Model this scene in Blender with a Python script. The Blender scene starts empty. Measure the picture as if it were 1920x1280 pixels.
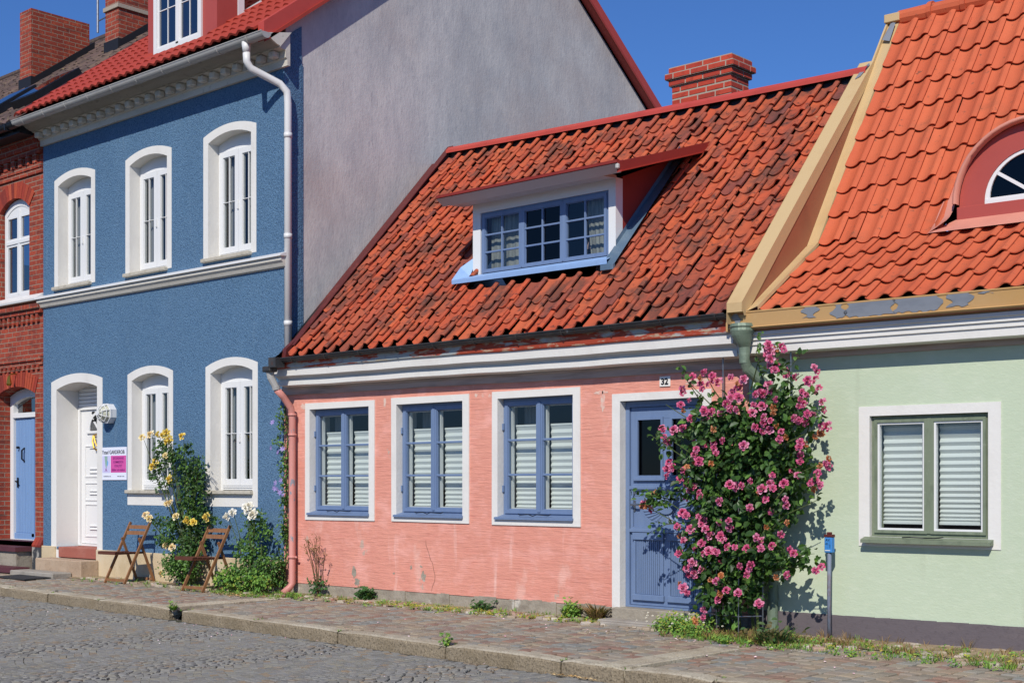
import bpy, math, random
from mathutils import Vector, Matrix
sc = bpy.context.scene
# ---------------------------------------------------------------- camera
cam = bpy.data.objects.new('camera', bpy.data.cameras.new('camera'))
sc.collection.objects.link(cam); sc.camera = cam
cam.location = (8.205, -10.78, 1.255)
cam.rotation_euler = (math.radians(90), 0, math.atan2(.6706, .7418))
cam.data.lens = 47.625; cam.data.sensor_width = 36
cam.data.shift_y = .139
cam.data.clip_start = .1; cam.data.clip_end = 3000
# ---------------------------------------------------------------- light
SUN = Vector((.5, -1, .93)).normalized()
w = bpy.data.worlds.new('World'); sc.world = w; w.use_nodes = True
nt = w.node_tree
sky = nt.nodes.new('ShaderNodeTexSky'); sky.sky_type = 'NISHITA'; sky.sun_disc = False
sky.sun_elevation = math.asin(SUN.z); sky.sun_rotation = math.atan2(SUN.x, SUN.y)
sky.air_density = 1.0; sky.dust_density = 0; sky.ozone_density = 10; sky.altitude = 0
bg = nt.nodes['Background']; bg.inputs['Strength'].default_value = .122
deep = nt.nodes.new('ShaderNodeMix'); deep.data_type = 'RGBA'; deep.blend_type = 'MULTIPLY'; deep.inputs[0].default_value = 1
deep.inputs[7].default_value = (.58, .71, .90, 1)      # the deep polarised blue of this sky
nt.links.new(sky.outputs[0], deep.inputs[6]); nt.links.new(deep.outputs[2], bg.inputs['Color'])
sl = bpy.data.lights.new('sun', 'SUN'); sl.energy = 4.2; sl.angle = math.radians(.5); sl.color = (1, .95, .87)
so = bpy.data.objects.new('sun', sl); sc.collection.objects.link(so)
so.rotation_euler = (-SUN).to_track_quat('-Z', 'Y').to_euler(); so.location = (5, -10, 12)
sc.view_settings.view_transform = 'Standard'; sc.view_settings.look = 'None'
sc.view_settings.exposure = 0; sc.view_settings.gamma = 1
R = random.Random(7)
# ---------------------------------------------------------------- materials
def hexc(h):
    c = [int(h[i:i + 2], 16) / 255 for i in (0, 2, 4)]
    return tuple(x / 12.92 if x <= .04045 else ((x + .055) / 1.055) ** 2.4 for x in c) + (1,)
MATS = {}
def new_mat(name):
    m = bpy.data.materials.new(name); m.use_nodes = True; MATS[name] = m
    t = m.node_tree; b = t.nodes['Principled BSDF']; return m, t, b
class G:
    """small node graph helper"""
    def __init__(s, t): s.t = t
    def n(s, k, **kw):
        d = s.t.nodes.new('ShaderNode' + k)
        for a, v in kw.items(): setattr(d, a, v)
        return d
    def l(s, a, b): s.t.links.new(a, b)
    def coord(s, scale=(1, 1, 1), rot=(0, 0, 0)):
        c = s.n('TexCoord'); m = s.n('Mapping'); s.l(c.outputs['Object'], m.inputs[0])
        m.inputs['Scale'].default_value = scale; m.inputs['Rotation'].default_value = rot; return m.outputs[0]
    def noise(s, scale, detail=4, rough=.55, vec=None, stretch=None, dist=0):
        d = s.n('TexNoise'); d.inputs['Scale'].default_value = scale; d.inputs['Detail'].default_value = detail
        d.inputs['Roughness'].default_value = rough; d.inputs['Distortion'].default_value = dist
        s.l(vec or s.coord(stretch or (1, 1, 1)), d.inputs['Vector']); return d.outputs['Fac']
    def ramp(s, fac, stops, interp='LINEAR'):
        r = s.n('ValToRGB'); cr = r.color_ramp; cr.interpolation = interp
        while len(cr.elements) < len(stops): cr.elements.new(.5)
        for e, (p, c) in zip(cr.elements, stops):
            e.position = p; e.color = c if not isinstance(c, (int, float)) else (c, c, c, 1)
        s.l(fac, r.inputs[0]); return r.outputs[0]
    def mix(s, fac, a, b, blend='MIX'):
        m = s.n('Mix', data_type='RGBA', blend_type=blend)
        for sock, v in ((m.inputs[0], fac), (m.inputs[6], a), (m.inputs[7], b)):
            if hasattr(v, 'links'): s.l(v, sock)
            else: sock.default_value = v
        return m.outputs[2]
    def math(s, op, a, b=0.0):
        m = s.n('Math', operation=op)
        for sock, v in ((m.inputs[0], a), (m.inputs[1], b)):
            if hasattr(v, 'links'): s.l(v, sock)
            else: sock.default_value = v
        return m.outputs[0]
    def bump(s, h, dist, strength=1, prev=None):
        b = s.n('Bump'); b.inputs['Distance'].default_value = dist; b.inputs['Strength'].default_value = strength
        s.l(h, b.inputs['Height'])
        if prev: s.l(prev, b.inputs['Normal'])
        return b.outputs[0]
def pm(name, col, rough=.7, layers=(), bumps=(), island=None, metal=0, spec=.4, objvar=0):
    """painted / mineral surface. layers: (scale, stretch, colour, lo, hi, amount); bumps: (scale, stretch, dist, strength)"""
    m, t, b = new_mat(name); g = G(t)
    c = hexc(col)
    if island:
        geo = g.n('NewGeometry'); k = len(island)
        c = g.ramp(geo.outputs['Random Per Island'], [((i + .5) / k, hexc(h)) for i, h in enumerate(island)])
    for (s, st, h, lo, hi, am) in layers:
        f = g.ramp(g.noise(s, 5, .6, stretch=st), [(lo, 0.), (hi, float(am))])
        c = g.mix(f, c, hexc(h))
    if hasattr(c, 'links'): g.l(c, b.inputs['Base Color'])
    else: b.inputs['Base Color'].default_value = c
    prev = None
    for (s, st, d, stg) in bumps: prev = g.bump(g.noise(s, 3, .6, stretch=st), d, stg, prev)
    if prev: g.l(prev, b.inputs['Normal'])
    b.inputs['Roughness'].default_value = rough; b.inputs['Metallic'].default_value = metal
    b.inputs['Specular IOR Level'].default_value = spec
    return m
O = (1, 1, 1)
pm('blue_stucco', '587A98', .9, [(1.2, (1, 1, .5), '4B6A87', .45, .75, .5), (.5, (1, 1, .3), '6887A2', .5, .7, .4), (6, (1, 1, .12), '7C94A6', .62, .78, .4), (60, O, '284A6A', .5, .62, .7), (55, (1.1, 1, 1), '8CAAC2', .56, .68, .35)], [(52, O, .024, .85)])
pm('grey_render', 'CBC6C2', .95, [(1.0, (1, 1, .7), 'A5A3A4', .40, .68, .7), (4, (1, 1.6, .45), 'ABA9AA', .46, .66, .5), (2.0, (1, 1, .8), 'D2CBC4', .5, .7, .5), (30, (1, 1, .5), 'A09E9F', .5, .7, .3), (.5, O, 'B09C94', .46, .66, .5), (9, (1, 2, .4), '8E8C90', .60, .74, .5)], [(30, (1, 1, .5), .008, .5)])
pm('pink_stucco', 'DC9682', .9, [(.8, O, 'D38A78', .38, .68, .7), (3.5, (.8, 1, 1.2), 'F0B2A4', .5, .7, .55), (9, (.35, 1, 4), 'CF7F72', .55, .72, .45), (26, (.16, 1, 1.8), 'B46C5E', .58, .72, .35), (7, (1, 1, .12), 'EDC2B4', .62, .76, .6), (2.9, (1, 1, .9), 'B8A594', .67, .69, .8), (1.7, (1.6, 1, .8), 'E6B8A8', .60, .69, .5)],
   [(34, (.15, 1, 1.8), .016, .5), (11, (.35, 1, 1.2), .02, .35), (2.5, O, .04, .4), (70, O, .004, .4)])
pm('green_stucco', 'BDC9AE', .9, [(.7, O, 'B2BEA2', .4, .7, .6), (1.6, (1, 1, .5), 'C8CFBC', .52, .72, .5), (5, (1, 1, .15), 'A8B096', .62, .78, .45), (12, (.6, 1, 1.6), 'CFD6BE', .5, .75, .4)], [(34, (.6, 1, 1.3), .006, .35), (80, O, .003, .4)])
pm('white_paint', 'DEDBD4', .7, [(2.5, (1, 1, .6), 'C9C4BC', .5, .75, .45), (25, O, 'D0CBC2', .62, .74, .35)], [(22, O, .008, .35)])
pm('white_metal', 'D8D7D4', .4, [(6, (1, 1, .3), 'C9C6C0', .6, .8, .3)])
pm('white_frame', 'DEDEDC', .45, [(20, O, 'DCDCDA', .6, .8, .3)])
pm('cream_stone', 'CFC9BC', .85, [(2, (.4, 1, 2), 'A9A294', .45, .7, .5), (14, O, '8E877A', .58, .72, .45)], [(18, O, .008, .4)])
pm('sill_stone', 'B9B2A2', .85, [(12, O, '7F7867', .5, .7, .5)], [(30, O, .005, .5)])
pm('frieze', 'B3A39A', .85, [(5, (.25, 1, 3), '857A74', .42, .64, .8), (3, (.5, 1, 2), 'C79A8C', .55, .7, .5)], [(20, (.3, 1, 1), .008, .4)])
pm('tan_plinth', 'C9B593', .9, [(4, O, 'B09A74', .45, .7, .6), (40, O, '86704E', .6, .7, .5), (2, O, 'D8CBB2', .5, .7, .5)], [(40, O, .008, .5)])
pm('concrete', '9D9484', .95, [(5, (1, 1, 2), '7E7466', .45, .65, .7), (3, O, 'C6C0B4', .62, .7, .8), (30, O, '6A6154', .6, .72, .4)], [(25, O, .015, .6)])
pm('dark_plinth', '645C5F', .9, [(3, (.4, 1, 1.6), '7A6F6C', .5, .7, .5), (30, O, '4C4548', .55, .7, .4)], [(30, (.5, 1, 1), .008, .5)])
pm('peeled_plinth', '3C3E42', .9, [(9, (1, 1, .6), 'A6A298', .5, .58, .9)], [(25, O, .008, .5)])
pm('blue_wood', '67809F' if 0 else '6C80A0', .5, [(12, (1, 1, .2), '5C7093', .45, .7, .5)], [(40, (1, 1, .1), .003, .3)])
pm('blue_sheet', '8FB0DC', .5, [(6, O, '7E9CC4', .5, .7, .4)])
pm('light_blue_wood', '7898C0', .5, [(30, (1, 1, .08), '6484AE', .5, .7, .4)])
pm('grey_blue_sheet', '5D7488', .5, [(5, O, '7C8C96', .5, .7, .6)], metal=.2)
pm('green_wood', '76806A', .6, [(16, (1, 1, .3), '5B6552', .5, .7, .6), (30, O, '8E9682', .6, .7, .5)], [(40, (1, 1, .2), .003, .4)])
pm('hopper_green', '71806E', .5, [(8, O, '5A6858', .5, .7, .5), (4, (1, 1, 2), '8FA08B', .55, .7, .5)], [(10, O, .02, .4)], metal=.15)
pm('red_sheet', 'A8382C', .45, [(4, O, '8E2E26', .5, .7, .4)])
pm('dark_red_board', '8C2E26', .6, [(5, O, '74241F', .5, .7, .4)])
pm('maroon_board', '5A2422', .6, [(8, (1, 1, 1), '7A3A34', .5, .7, .5)], [(20, O, .006, .3)])
pm('red_ridge', 'B8483C', .5, [(3, (1, 1, 1), 'A03C34', .5, .7, .5)])
pm('salmon_metal', 'A84C42', .45, [(2, O, '9C443C', .5, .7, .5)])
pm('salmon_light', 'D08C78', .5, [(3, O, 'BE7868', .5, .7, .5)])
pm('tan_metal', 'BC9664', .5, [(2, (1, 1, 1), 'B88C4E', .5, .7, .5), (9, O, 'C8AA78', .6, .75, .4)], [(6, O, .004, .3)])
pm('tan_light', 'C6AA7C', .5, [(2.5, O, 'B8986A', .5, .7, .5), (40, O, '8A6A40', .70, .74, .7)], [(6, O, .004, .3)])
pm('grey_patch', '7D828A', .6, [(4, (1, 1, 3), '6A6F78', .5, .7, .6)])
pm('brown_metal', '9A5E44', .5, [(3, O, '84503A', .5, .7, .5)])
pm('rust_board', 'A8442C', .7, [(3.2, (.45, 1, 2.2), 'A9AFAE', .50, .54, 1), (16, (.4, 1, 2), 'B8A98E', .55, .6, .8), (8, (1, 1, 1), '8C3522', .5, .7, .5)], [(14, (.3, 1, 1), .006, .5)])
pm('old_gutter', '3A3A3B', .55, [(7, (.6, 1, 1), '54504C', .5, .68, .7), (18, O, '5C3322', .58, .68, .8), (5, O, '8A9298', .66, .7, .6)], [(14, O, .01, .5)], metal=.2)
pm('pink_pipe', 'CC8A7E', .5, [(14, (1, 1, .5), '85898F', .60, .62, 1), (3, O, 'BE7A70', .5, .7, .6)])
pm('dark_metal', '24272C', .4, [(8, O, '383C42', .5, .7, .4)], metal=.3)
pm('black', '111214', .5)
pm('flash_black', '1C1C20', .6)
pm('chair_wood', '8C6240', .6, [(20, (1, 1, .15), '6A452A', .45, .7, .6), (3, O, 'A0744C', .5, .7, .4)], [(40, (1, 1, .2), .002, .4)])
pm('chair_seat_wood', '5C3424', .6, [(20, (.15, 1, 1), '472618', .45, .7, .6)])
pm('brass', 'B8923E', .3, metal=.9)
pm('steel', '8D8F92', .35, [(20, O, '5E5550', .5, .7, .4)], metal=.8)
pm('door_white', 'DEDDDA', .4)
pm('redstone', '9C5B4C', .9, [(3, O, 'B07868', .5, .7, .5), (30, O, '7E463A', .55, .7, .4)], [(30, O, .006, .5)])
pm('step_stone', 'B09A82', .95, [(3, O, '9A7F66', .45, .7, .6), (30, O, '6E5D4C', .6, .7, .5)], [(14, O, .02, .5)])
pm('grey_slab', '9C958A', .95, [(4, O, '7F776C', .45, .7, .6)], [(20, O, .012, .5)])
pm('purple_brick', '5A3036', .6, [(8, (1, 1, 1), '48262C', .5, .7, .5)], [(16, O, .005, .4)])
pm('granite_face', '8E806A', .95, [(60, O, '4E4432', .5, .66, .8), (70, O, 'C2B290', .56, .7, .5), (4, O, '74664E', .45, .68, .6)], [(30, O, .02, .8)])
pm('granite', 'B8AE98', .95, [(60, O, '6E6352', .5, .68, .7), (70, O, 'D6CFC0', .56, .7, .5), (2.2, O, '91816A', .42, .68, .75), (7, O, '7B6E5A', .55, .68, .5)], [(24, O, .012, .6), (80, O, .004, .5)])
pm('sett_brown', 'FFFFFF', .9, [(22, O, '8C8172', .52, .72, .4), (.9, O, '9C8E78', .5, .75, .3), (80, O, '5E564C', .6, .72, .35)], [(28, O, .010, .6), (90, O, .003, .5)],
   island=['968A7A', '8E7C6C', '9C8E78', '8A867C', '988670', '8C6C5E', '8C877C', 'A09078', '80786A', '90705F', '948C7E', '82827C'])
pm('white_fascia', 'B9B6B0', .6)
pm('gutter_grey', 'A9A7A2', .45, [(6, O, '8E8A82', .5, .7, .5)])
pm('sett_grey', 'FFFFFF', .85, [(18, O, '74767C', .52, .72, .4), (.7, O, '8D887E', .5, .75, .3), (80, O, '4C4D50', .6, .72, .35)], [(24, O, .012, .6), (90, O, .003, .5)],
   island=['7F7D78', '878479', '78766F', '8B877C', '82807A', '73716B', '8A8474', '84827C', '7C7870', '8C7A62', '817F7A', '8A877F'])
pm('joint_dirt', '5C5346', 1, [(12, O, '4A4238', .45, .65, .7), (40, O, '7A6E5C', .6, .7, .5)], [(30, O, .015, .8)])
pm('road_joint', '4B473F', 1, [(12, O, '3A3833', .45, .65, .7), (3, O, '4C4E30', .6, .7, .6)], [(30, O, .015, .8)])
pm('sand', 'A08C70', 1, [(6, O, '87755C', .45, .65, .7), (40, O, '6A5A46', .58, .7, .6), (3, O, '7C7448', .55, .7, .6)], [(30, O, .02, .8)])
pm('pebble', 'FFFFFF', .9, [(30, O, '8A7C68', .5, .7, .4)], [(30, O, .008, .5)], island=['A89A86', '96836C', 'B8AC98', '8F8478', 'A67864', 'C2B8A8'])
pm('old_tile', 'FFFFFF', .85, [(10, (1, 1, 1), '8E4834', .5, .72, .4), (2.6, O, '5A3C32', .50, .66, .8), (13, O, '332A28', .55, .67, .75), (7, O, '9A8460', .68, .75, .6), (45, O, 'C8684A', .58, .72, .35)],
   [(40, O, .006, .6), (9, O, .01, .4)], island=['B85634', 'B05034', 'BE5A34', 'AC5034', 'BA5030', 'A24C34', 'C25C36', 'AE4E34', '8E4834', 'BA5030', 'B25A3C', 'BC5C38', 'A2523A', 'B65634', '744038', 'B0543A'])
pm('new_tile', 'FFFFFF', .8, [(5, O, 'B05032', .5, .75, .4), (3.0, O, '8C5238', .58, .74, .45), (17, (1, 1, 1), '5E4434', .62, .72, .75), (60, O, 'D07A56', .58, .72, .3)],
   [(50, O, .003, .5)], island=['C05C3A', 'C6623E', 'BC5836', 'C8643F', 'BE5A39', 'C2603C'])
pm('metal_tile', 'A23C2C', .55, [(3, O, '8E3426', .5, .7, .4)])
pm('brown_tile', 'FFFFFF', .9, [(7, O, '3A3230', .5, .66, .6), (16, O, '8A8048', .60, .70, .6)], [(30, O, .008, .6)], island=['5C4A42', '54443E', '64504A', '4C3E3A', '6A564A'])
pm('brick_piece', 'FFFFFF', .9, [(14, O, '7A3024', .55, .7, .5), (40, O, 'C05E42', .58, .7, .4)], [(40, O, .004, .6)], island=['A8432C', '97382A', 'B04C30', '8A3428', 'A33F2A', 'B4553A', '7C2E26'])
pm('chimney_brick', 'FFFFFF', .9, [(9, O, '7A2A22', .5, .7, .6), (40, O, 'C8583C', .58, .7, .4)], [(30, O, .005, .6)], island=['B84430', 'A83C2C', 'C24C34', '9C362A', 'B4412E'])
pm('mortar', 'A69A8A', 1, [(30, O, '8E8476', .5, .7, .5)], [(40, O, .006, .6)])
pm('dark_mortar', '8E6A58', 1, [(30, O, '6E5446', .5, .7, .5)])
pm('stem', '4A5A2C', .8, [(10, O, '5C4630', .5, .7, .7)])
pm('dry_stem', '6E5238', .9, [(10, O, '8A6C4A', .5, .7, .5)])
pm('bark', '5A4636', .9, [(10, O, '7C6650', .5, .7, .5)], [(20, (1, 1, .2), .01, .6)])
pm('yellow_center', 'D9A62A', .8)
pm('plate_white', 'E8E4DA', .35, [(20, O, '9A8C7C', .70, .74, .8)])
pm('sign_white', 'E4E6F2', .4)
pm('sign_pink', 'D2559E', .4)
pm('sign_purple', '8A2E7A', .5)
pm('sign_lilac', 'C9C4E6', .5)
pm('sign_figure', '8FB0A0', .5)
pm('sign_blue', '6FB0DC', .5)
pm('meter_blue', '3F86C8', .5, [(30, O, '2F6CAC', .5, .7, .6)])
pm('post_paint', '747C8C', .6, [(7, (1, 1, .3), '6A4634', .45, .56, .9), (20, (1, 1, .4), '8C9CB4', .55, .7, .6)], [(20, O, .004, .5)])
pm('blind', 'E6E8E4', .8)
pm('pale_plaster', 'D8BCAC', .95, [(14, O, 'E09A88', .45, .6, .8)], [(20, O, .006, .4)])
pm('crack', '6E4A40', 1)
pm('interior_dark', '2A2622', .95)
pm('curtain', '9C9C96', .9, [(30, (1, 1, .1), '6E6E6A', .45, .6, .7)])
pm('grey_curtain', '8E8E90', .9)
pm('lamp_shade', 'A88C82', .8)
pm('asphalt_mat', '2E2E2F', .95, [(60, O, '454446', .5, .7, .6)], [(60, O, .008, .8)])
pm('petal_litter', 'F0C8C8', .8, island=['F4D8D8', 'F0B8C4', 'F6ECE8', 'E8A0B0'])
pm('dry_leaf', 'C09860', .9, island=['C8A468', 'A8824C', 'D8BC88', '8C6840'])
pm('lamp_glass', 'B8B8A4', .3)
def brickmat(name, axis, bw=.25, rh=.0775, cols=('A0402A', '843322'), mort='94806E', msize=.0075):
    m, t, b = new_mat(name); g = G(t)
    c = g.n('TexCoord'); sx = g.n('SeparateXYZ'); g.l(c.outputs['Object'], sx.inputs[0])
    cb = g.n('CombineXYZ'); g.l(g.math('ADD', sx.outputs['X'], sx.outputs['Y']), cb.inputs[0]); g.l(sx.outputs['Z'], cb.inputs[1])
    br = g.n('TexBrick'); g.l(cb.outputs[0], br.inputs['Vector'])
    nz = g.n('TexNoise'); nz.inputs['Scale'].default_value = 14
    g.l(c.outputs['Object'], nz.inputs['Vector'])
    br.inputs['Scale'].default_value = 1; br.inputs['Mortar Size'].default_value = msize; br.inputs['Mortar Smooth'].default_value = .15
    br.inputs['Brick Width'].default_value = bw; br.inputs['Row Height'].default_value = rh; br.inputs['Bias'].default_value = 0
    br.inputs['Color1'].default_value = hexc(cols[0]); br.inputs['Color2'].default_value = hexc(cols[1]); br.inputs['Mortar'].default_value = hexc(mort)
    f = g.ramp(g.noise(2.0, 4), [(.45, 0.), (.7, .55)])
    col = g.mix(f, br.outputs['Color'], hexc('7A3024'))
    f2 = g.ramp(g.noise(17, 4), [(.52, 0.), (.72, .6)])
    col = g.mix(f2, col, hexc('C2603C'))
    f3 = g.ramp(g.noise(5, 4, stretch=(.5, .5, 3)), [(.56, 0.), (.68, .7)])
    col = g.mix(f3, col, hexc('4E2A24'))
    g.l(col, b.inputs['Base Color']); b.inputs['Roughness'].default_value = .9
    h = g.math('SUBTRACT', 1.0, br.outputs['Fac'])
    h2 = g.math('ADD', h, g.math('MULTIPLY', g.noise(50, 3), .5))
    g.l(g.bump(h2, .012, .8), b.inputs['Normal']); return m
brickmat('brick_x', 'X'); brickmat('brick_y', 'Y')
def glassmat(name, refl=.12, tint='FFFFFF', rough=0.0):
    m, t, b = new_mat(name); g = G(t); t.nodes.remove(b)
    tr = g.n('BsdfTransparent'); tr.inputs[0].default_value = hexc(tint)
    gl = g.n('BsdfGlossy'); gl.inputs['Roughness'].default_value = rough; gl.inputs[0].default_value = (.95, .97, 1, 1)
    fr = g.n('LayerWeight'); fr.inputs[0].default_value = .5
    nz = g.noise(1.6, 1); bp = g.bump(nz, .01, .25); g.l(bp, gl.inputs['Normal'])
    f = g.math('ADD', g.math('MULTIPLY', g.math('POWER', fr.outputs['Facing'], 4.0), .8), refl)
    mx = g.n('MixShader'); g.l(f, mx.inputs[0]); g.l(tr.outputs[0], mx.inputs[1]); g.l(gl.outputs[0], mx.inputs[2])
    out = [n for n in t.nodes if n.type == 'OUTPUT_MATERIAL'][0]; g.l(mx.outputs[0], out.inputs[0]); return m
glassmat('glass', .05, 'E2E7E6'); glassmat('glass_dark', .025, '505254'); glassmat('glass_mirror', .2, '707684')
def leafmat(name, cols, gloss=.45):
    m, t, b = new_mat(name); g = G(t)
    geo = g.n('NewGeometry'); k = len(cols)
    c = g.ramp(geo.outputs['Random Per Island'], [((i + .5) / k, hexc(h)) for i, h in enumerate(cols)])
    g.l(c, b.inputs['Base Color']); b.inputs['Roughness'].default_value = gloss; b.inputs['Specular IOR Level'].default_value = .35
    tl = g.n('BsdfTranslucent'); c2 = g.mix(.5, c, hexc('9ACB40'), 'MIX'); g.l(c2, tl.inputs[0])
    mx = g.n('MixShader'); mx.inputs[0].default_value = .16; g.l(b.outputs[0], mx.inputs[1]); g.l(tl.outputs[0], mx.inputs[2])
    out = [n for n in t.nodes if n.type == 'OUTPUT_MATERIAL'][0]; g.l(mx.outputs[0], out.inputs[0]); return m
leafmat('rose_leaf', ['2A4222', '345226', '44662C', '263E20', '527636', '304A22', '6A903E', '2A4024'])
leafmat('bush_leaf', ['3E5E2C', '4E7030', '5C8036', '3A5830', '6E9440'])
leafmat('low_leaf', ['5E8A38', '6E9A40', '86A848', '4E7430', '9AAA44'], .6)
leafmat('yellow_cover', ['A8A83A', 'C8B840', '8C9A38', 'B0983C', '7A8C3A'], .7)
leafmat('dark_weed', ['33542C', '3E6430', '4A7038', '2C4A28'], .6)
leafmat('dock_leaf', ['3C5A2E', '4A6234', '5A5436', '6A5A3A', '446438'], .6)
leafmat('dry_weed', ['8A6C48', '9A7A50', '6E5A3A', '7E6A44', 'A88858'], .8)
def petalmat(name, cols):
    m, t, b = new_mat(name); g = G(t)
    geo = g.n('NewGeometry'); oi = g.n('ObjectInfo')
    v = g.math('ADD', g.math('MULTIPLY', geo.outputs['Random Per Island'], .55), g.math('MULTIPLY', oi.outputs['Random'], .45))
    k = len(cols); c = g.ramp(v, [((i + .5) / k, hexc(h)) for i, h in enumerate(cols)])
    g.l(c, b.inputs['Base Color']); b.inputs['Roughness'].default_value = .6
    tl = g.n('BsdfTranslucent'); g.l(c, tl.inputs[0])
    mx = g.n('MixShader'); mx.inputs[0].default_value = .25; g.l(b.outputs[0], mx.inputs[1]); g.l(tl.outputs[0], mx.inputs[2])
    out = [n for n in t.nodes if n.type == 'OUTPUT_MATERIAL'][0]; g.l(mx.outputs[0], out.inputs[0]); return m
petalmat('petal_pink', ['CC4478', 'DE6690', 'D6527F', 'E898B4', 'C84C80', 'EEB0C8', 'DA6692'])
petalmat('petal_orange', ['D88A50', 'C8703C', 'E0A878', 'D89468', 'E8A0A0'])
petalmat('petal_yellow', ['F2D65C', 'EED04C', 'F4E08C', 'F0D870'])
petalmat('petal_cream', ['F6E4A8', 'F4DC90', 'F8ECC8', 'F0D0A0'])
petalmat('petal_white', ['FAF6E8', 'F6F0DC', 'FCFAF2'])
petalmat('petal_violet', ['A088C8', 'B8A0DC', '9078BC', 'C8B4E4'])
# ---------------------------------------------------------------- mesh helpers
BASE = {}
class MB:
    def __init__(s): s.v = []; s.f = []
    def add(s, vs, fs):
        k = len(s.v); s.v += [tuple(p) for p in vs]; s.f += [tuple(i + k for i in f) for f in fs]; return s
    def quad(s, *p): return s.add(p, [tuple(range(len(p)))])
    def box(s, x0, x1, y0, y1, z0, z1):
        return s.add([(x0, y0, z0), (x1, y0, z0), (x1, y1, z0), (x0, y1, z0), (x0, y0, z1), (x1, y0, z1), (x1, y1, z1), (x0, y1, z1)],
                     [(0, 3, 2, 1), (4, 5, 6, 7), (0, 1, 5, 4), (1, 2, 6, 5), (2, 3, 7, 6), (3, 0, 4, 7)])
    def bbox(s, x0, x1, y0, y1, z0, z1, b=.005):
        """box with chamfered edges"""
        V = []; F = []
        for (x, sx) in ((x0, 1), (x1, -1)):
            for (y, sy) in ((y0, 1), (y1, -1)):
                for (z, sz) in ((z0, 1), (z1, -1)):
                    V += [(x, y + sy * b, z + sz * b), (x + sx * b, y, z + sz * b), (x + sx * b, y + sy * b, z)]
        idx = lambda i, j, k, a: ((i * 2 + j) * 2 + k) * 3 + a
        for i in (0, 1):
            F.append([idx(i, 0, 0, 0), idx(i, 0, 1, 0), idx(i, 1, 1, 0), idx(i, 1, 0, 0)])
            F.append([idx(0, i, 0, 1), idx(1, i, 0, 1), idx(1, i, 1, 1), idx(0, i, 1, 1)])
            F.append([idx(0, 0, i, 2), idx(0, 1, i, 2), idx(1, 1, i, 2), idx(1, 0, i, 2)])
            for j in (0, 1):
                F.append([idx(i, j, 0, 0), idx(i, j, 1, 0), idx(i, j, 1, 1), idx(i, j, 0, 1)])
                F.append([idx(i, 0, j, 0), idx(i, 1, j, 0), idx(i, 1, j, 2), idx(i, 0, j, 2)])
                F.append([idx(0, i, j, 1), idx(1, i, j, 1), idx(1, i, j, 2), idx(0, i, j, 2)])
                for k in (0, 1): F.append([idx(i, j, k, 0), idx(i, j, k, 1), idx(i, j, k, 2)])
        return s.add(V, F)
    def prism(s, poly, y0, y1, ax='y'):
        """poly of (a,b) extruded. ax='y': (x,z); ax='x': (y,z) extruded along x; ax='z': (x,y)"""
        mp = {'y': lambda a, b, c: (a, c, b), 'x': lambda a, b, c: (c, a, b), 'z': lambda a, b, c: (a, b, c)}[ax]
        n = len(poly)
        return s.add([mp(a, b, y0) for a, b in poly] + [mp(a, b, y1) for a, b in poly],
                     [tuple(range(n)), tuple(range(2 * n - 1, n - 1, -1))] + [(i, (i + 1) % n, n + (i + 1) % n, n + i) for i in range(n)])
    def ring(s, outer, inner, y0, y1, close=True):
        n = len(outer); V = []
        for y in (y0, y1):
            V += [(a, y, b) for a, b in outer] + [(a, y, b) for a, b in inner]
        F = []
        for i in range(n if close else n - 1):
            j = (i + 1) % n
            F += [(i, j, n + j, n + i), (2 * n + i, 3 * n + i, 3 * n + j, 2 * n + j), (i, 2 * n + i, 2 * n + j, j), (n + i, n + j, 3 * n + j, 3 * n + i)]
        return s.add(V, F)
    def extr(s, prof, x0, x1, zf=None):
        """open profile of (y,z) swept along x, in several steps so it can sag"""
        n = len(prof); k = max(1, int(abs(x1 - x0) / (.13 if zf else .5))); V = []
        for q in range(k + 1):
            x = x0 + (x1 - x0) * q / k; dz = zf(x) if zf else 0
            V += [(x, a, b + dz) for a, b in prof]
        F = [(q * n + i, q * n + i + 1, (q + 1) * n + i + 1, (q + 1) * n + i) for q in range(k) for i in range(n - 1)]
        F += [tuple(range(n)), tuple(k * n + i for i in range(n - 1, -1, -1))]
        return s.add(V, F)
    def tube(s, pts, r, n=10, cap=True):
        pts = [Vector(p) for p in pts]; rs = r if isinstance(r, (list, tuple)) else [r] * len(pts)
        V = []; F = []; up = None
        for i, p in enumerate(pts):
            d = (pts[min(i + 1, len(pts) - 1)] - pts[max(i - 1, 0)]).normalized()
            if up is None: up = d.orthogonal().normalized()
            up = (up - d * up.dot(d)); up = up.normalized() if up.length > 1e-6 else d.orthogonal().normalized()
            sd = d.cross(up)
            for k in range(n):
                a = 2 * math.pi * k / n; V.append(p + (up * math.cos(a) + sd * math.sin(a)) * rs[i])
        for i in range(len(pts) - 1):
            for k in range(n): F.append((i * n + k, i * n + (k + 1) % n, (i + 1) * n + (k + 1) % n, (i + 1) * n + k))
        if cap: F += [tuple(range(n - 1, -1, -1)), tuple((len(pts) - 1) * n + k for k in range(n))]
        return s.add(V, F)
    def gutter(s, x0, x1, y, z, r, slope=0, th=.004):
        """half round open gutter along x"""
        n = 12; V = []; F = []
        for q, x in enumerate((x0, x1)):
            zz = z + slope * (x - x0)
            for rr in (r, r - th):
                for k in range(n + 1):
                    a = math.pi + math.pi * k / n; V.append((x, y + math.cos(a) * rr, zz + math.sin(a) * rr))
        m = n + 1
        for k in range(n):
            F += [(k, k + 1, 2 * m + k + 1, 2 * m + k), (m + k, 3 * m + k, 3 * m + k + 1, m + k + 1)]
        for q in (0, 2 * m): F += [tuple(q + k for k in range(m))]
        s.add(V, F)
        return s.tube([(x0, y - r, z), (x1, y - r, z + slope * (x1 - x0))], .009, 6)
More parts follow.
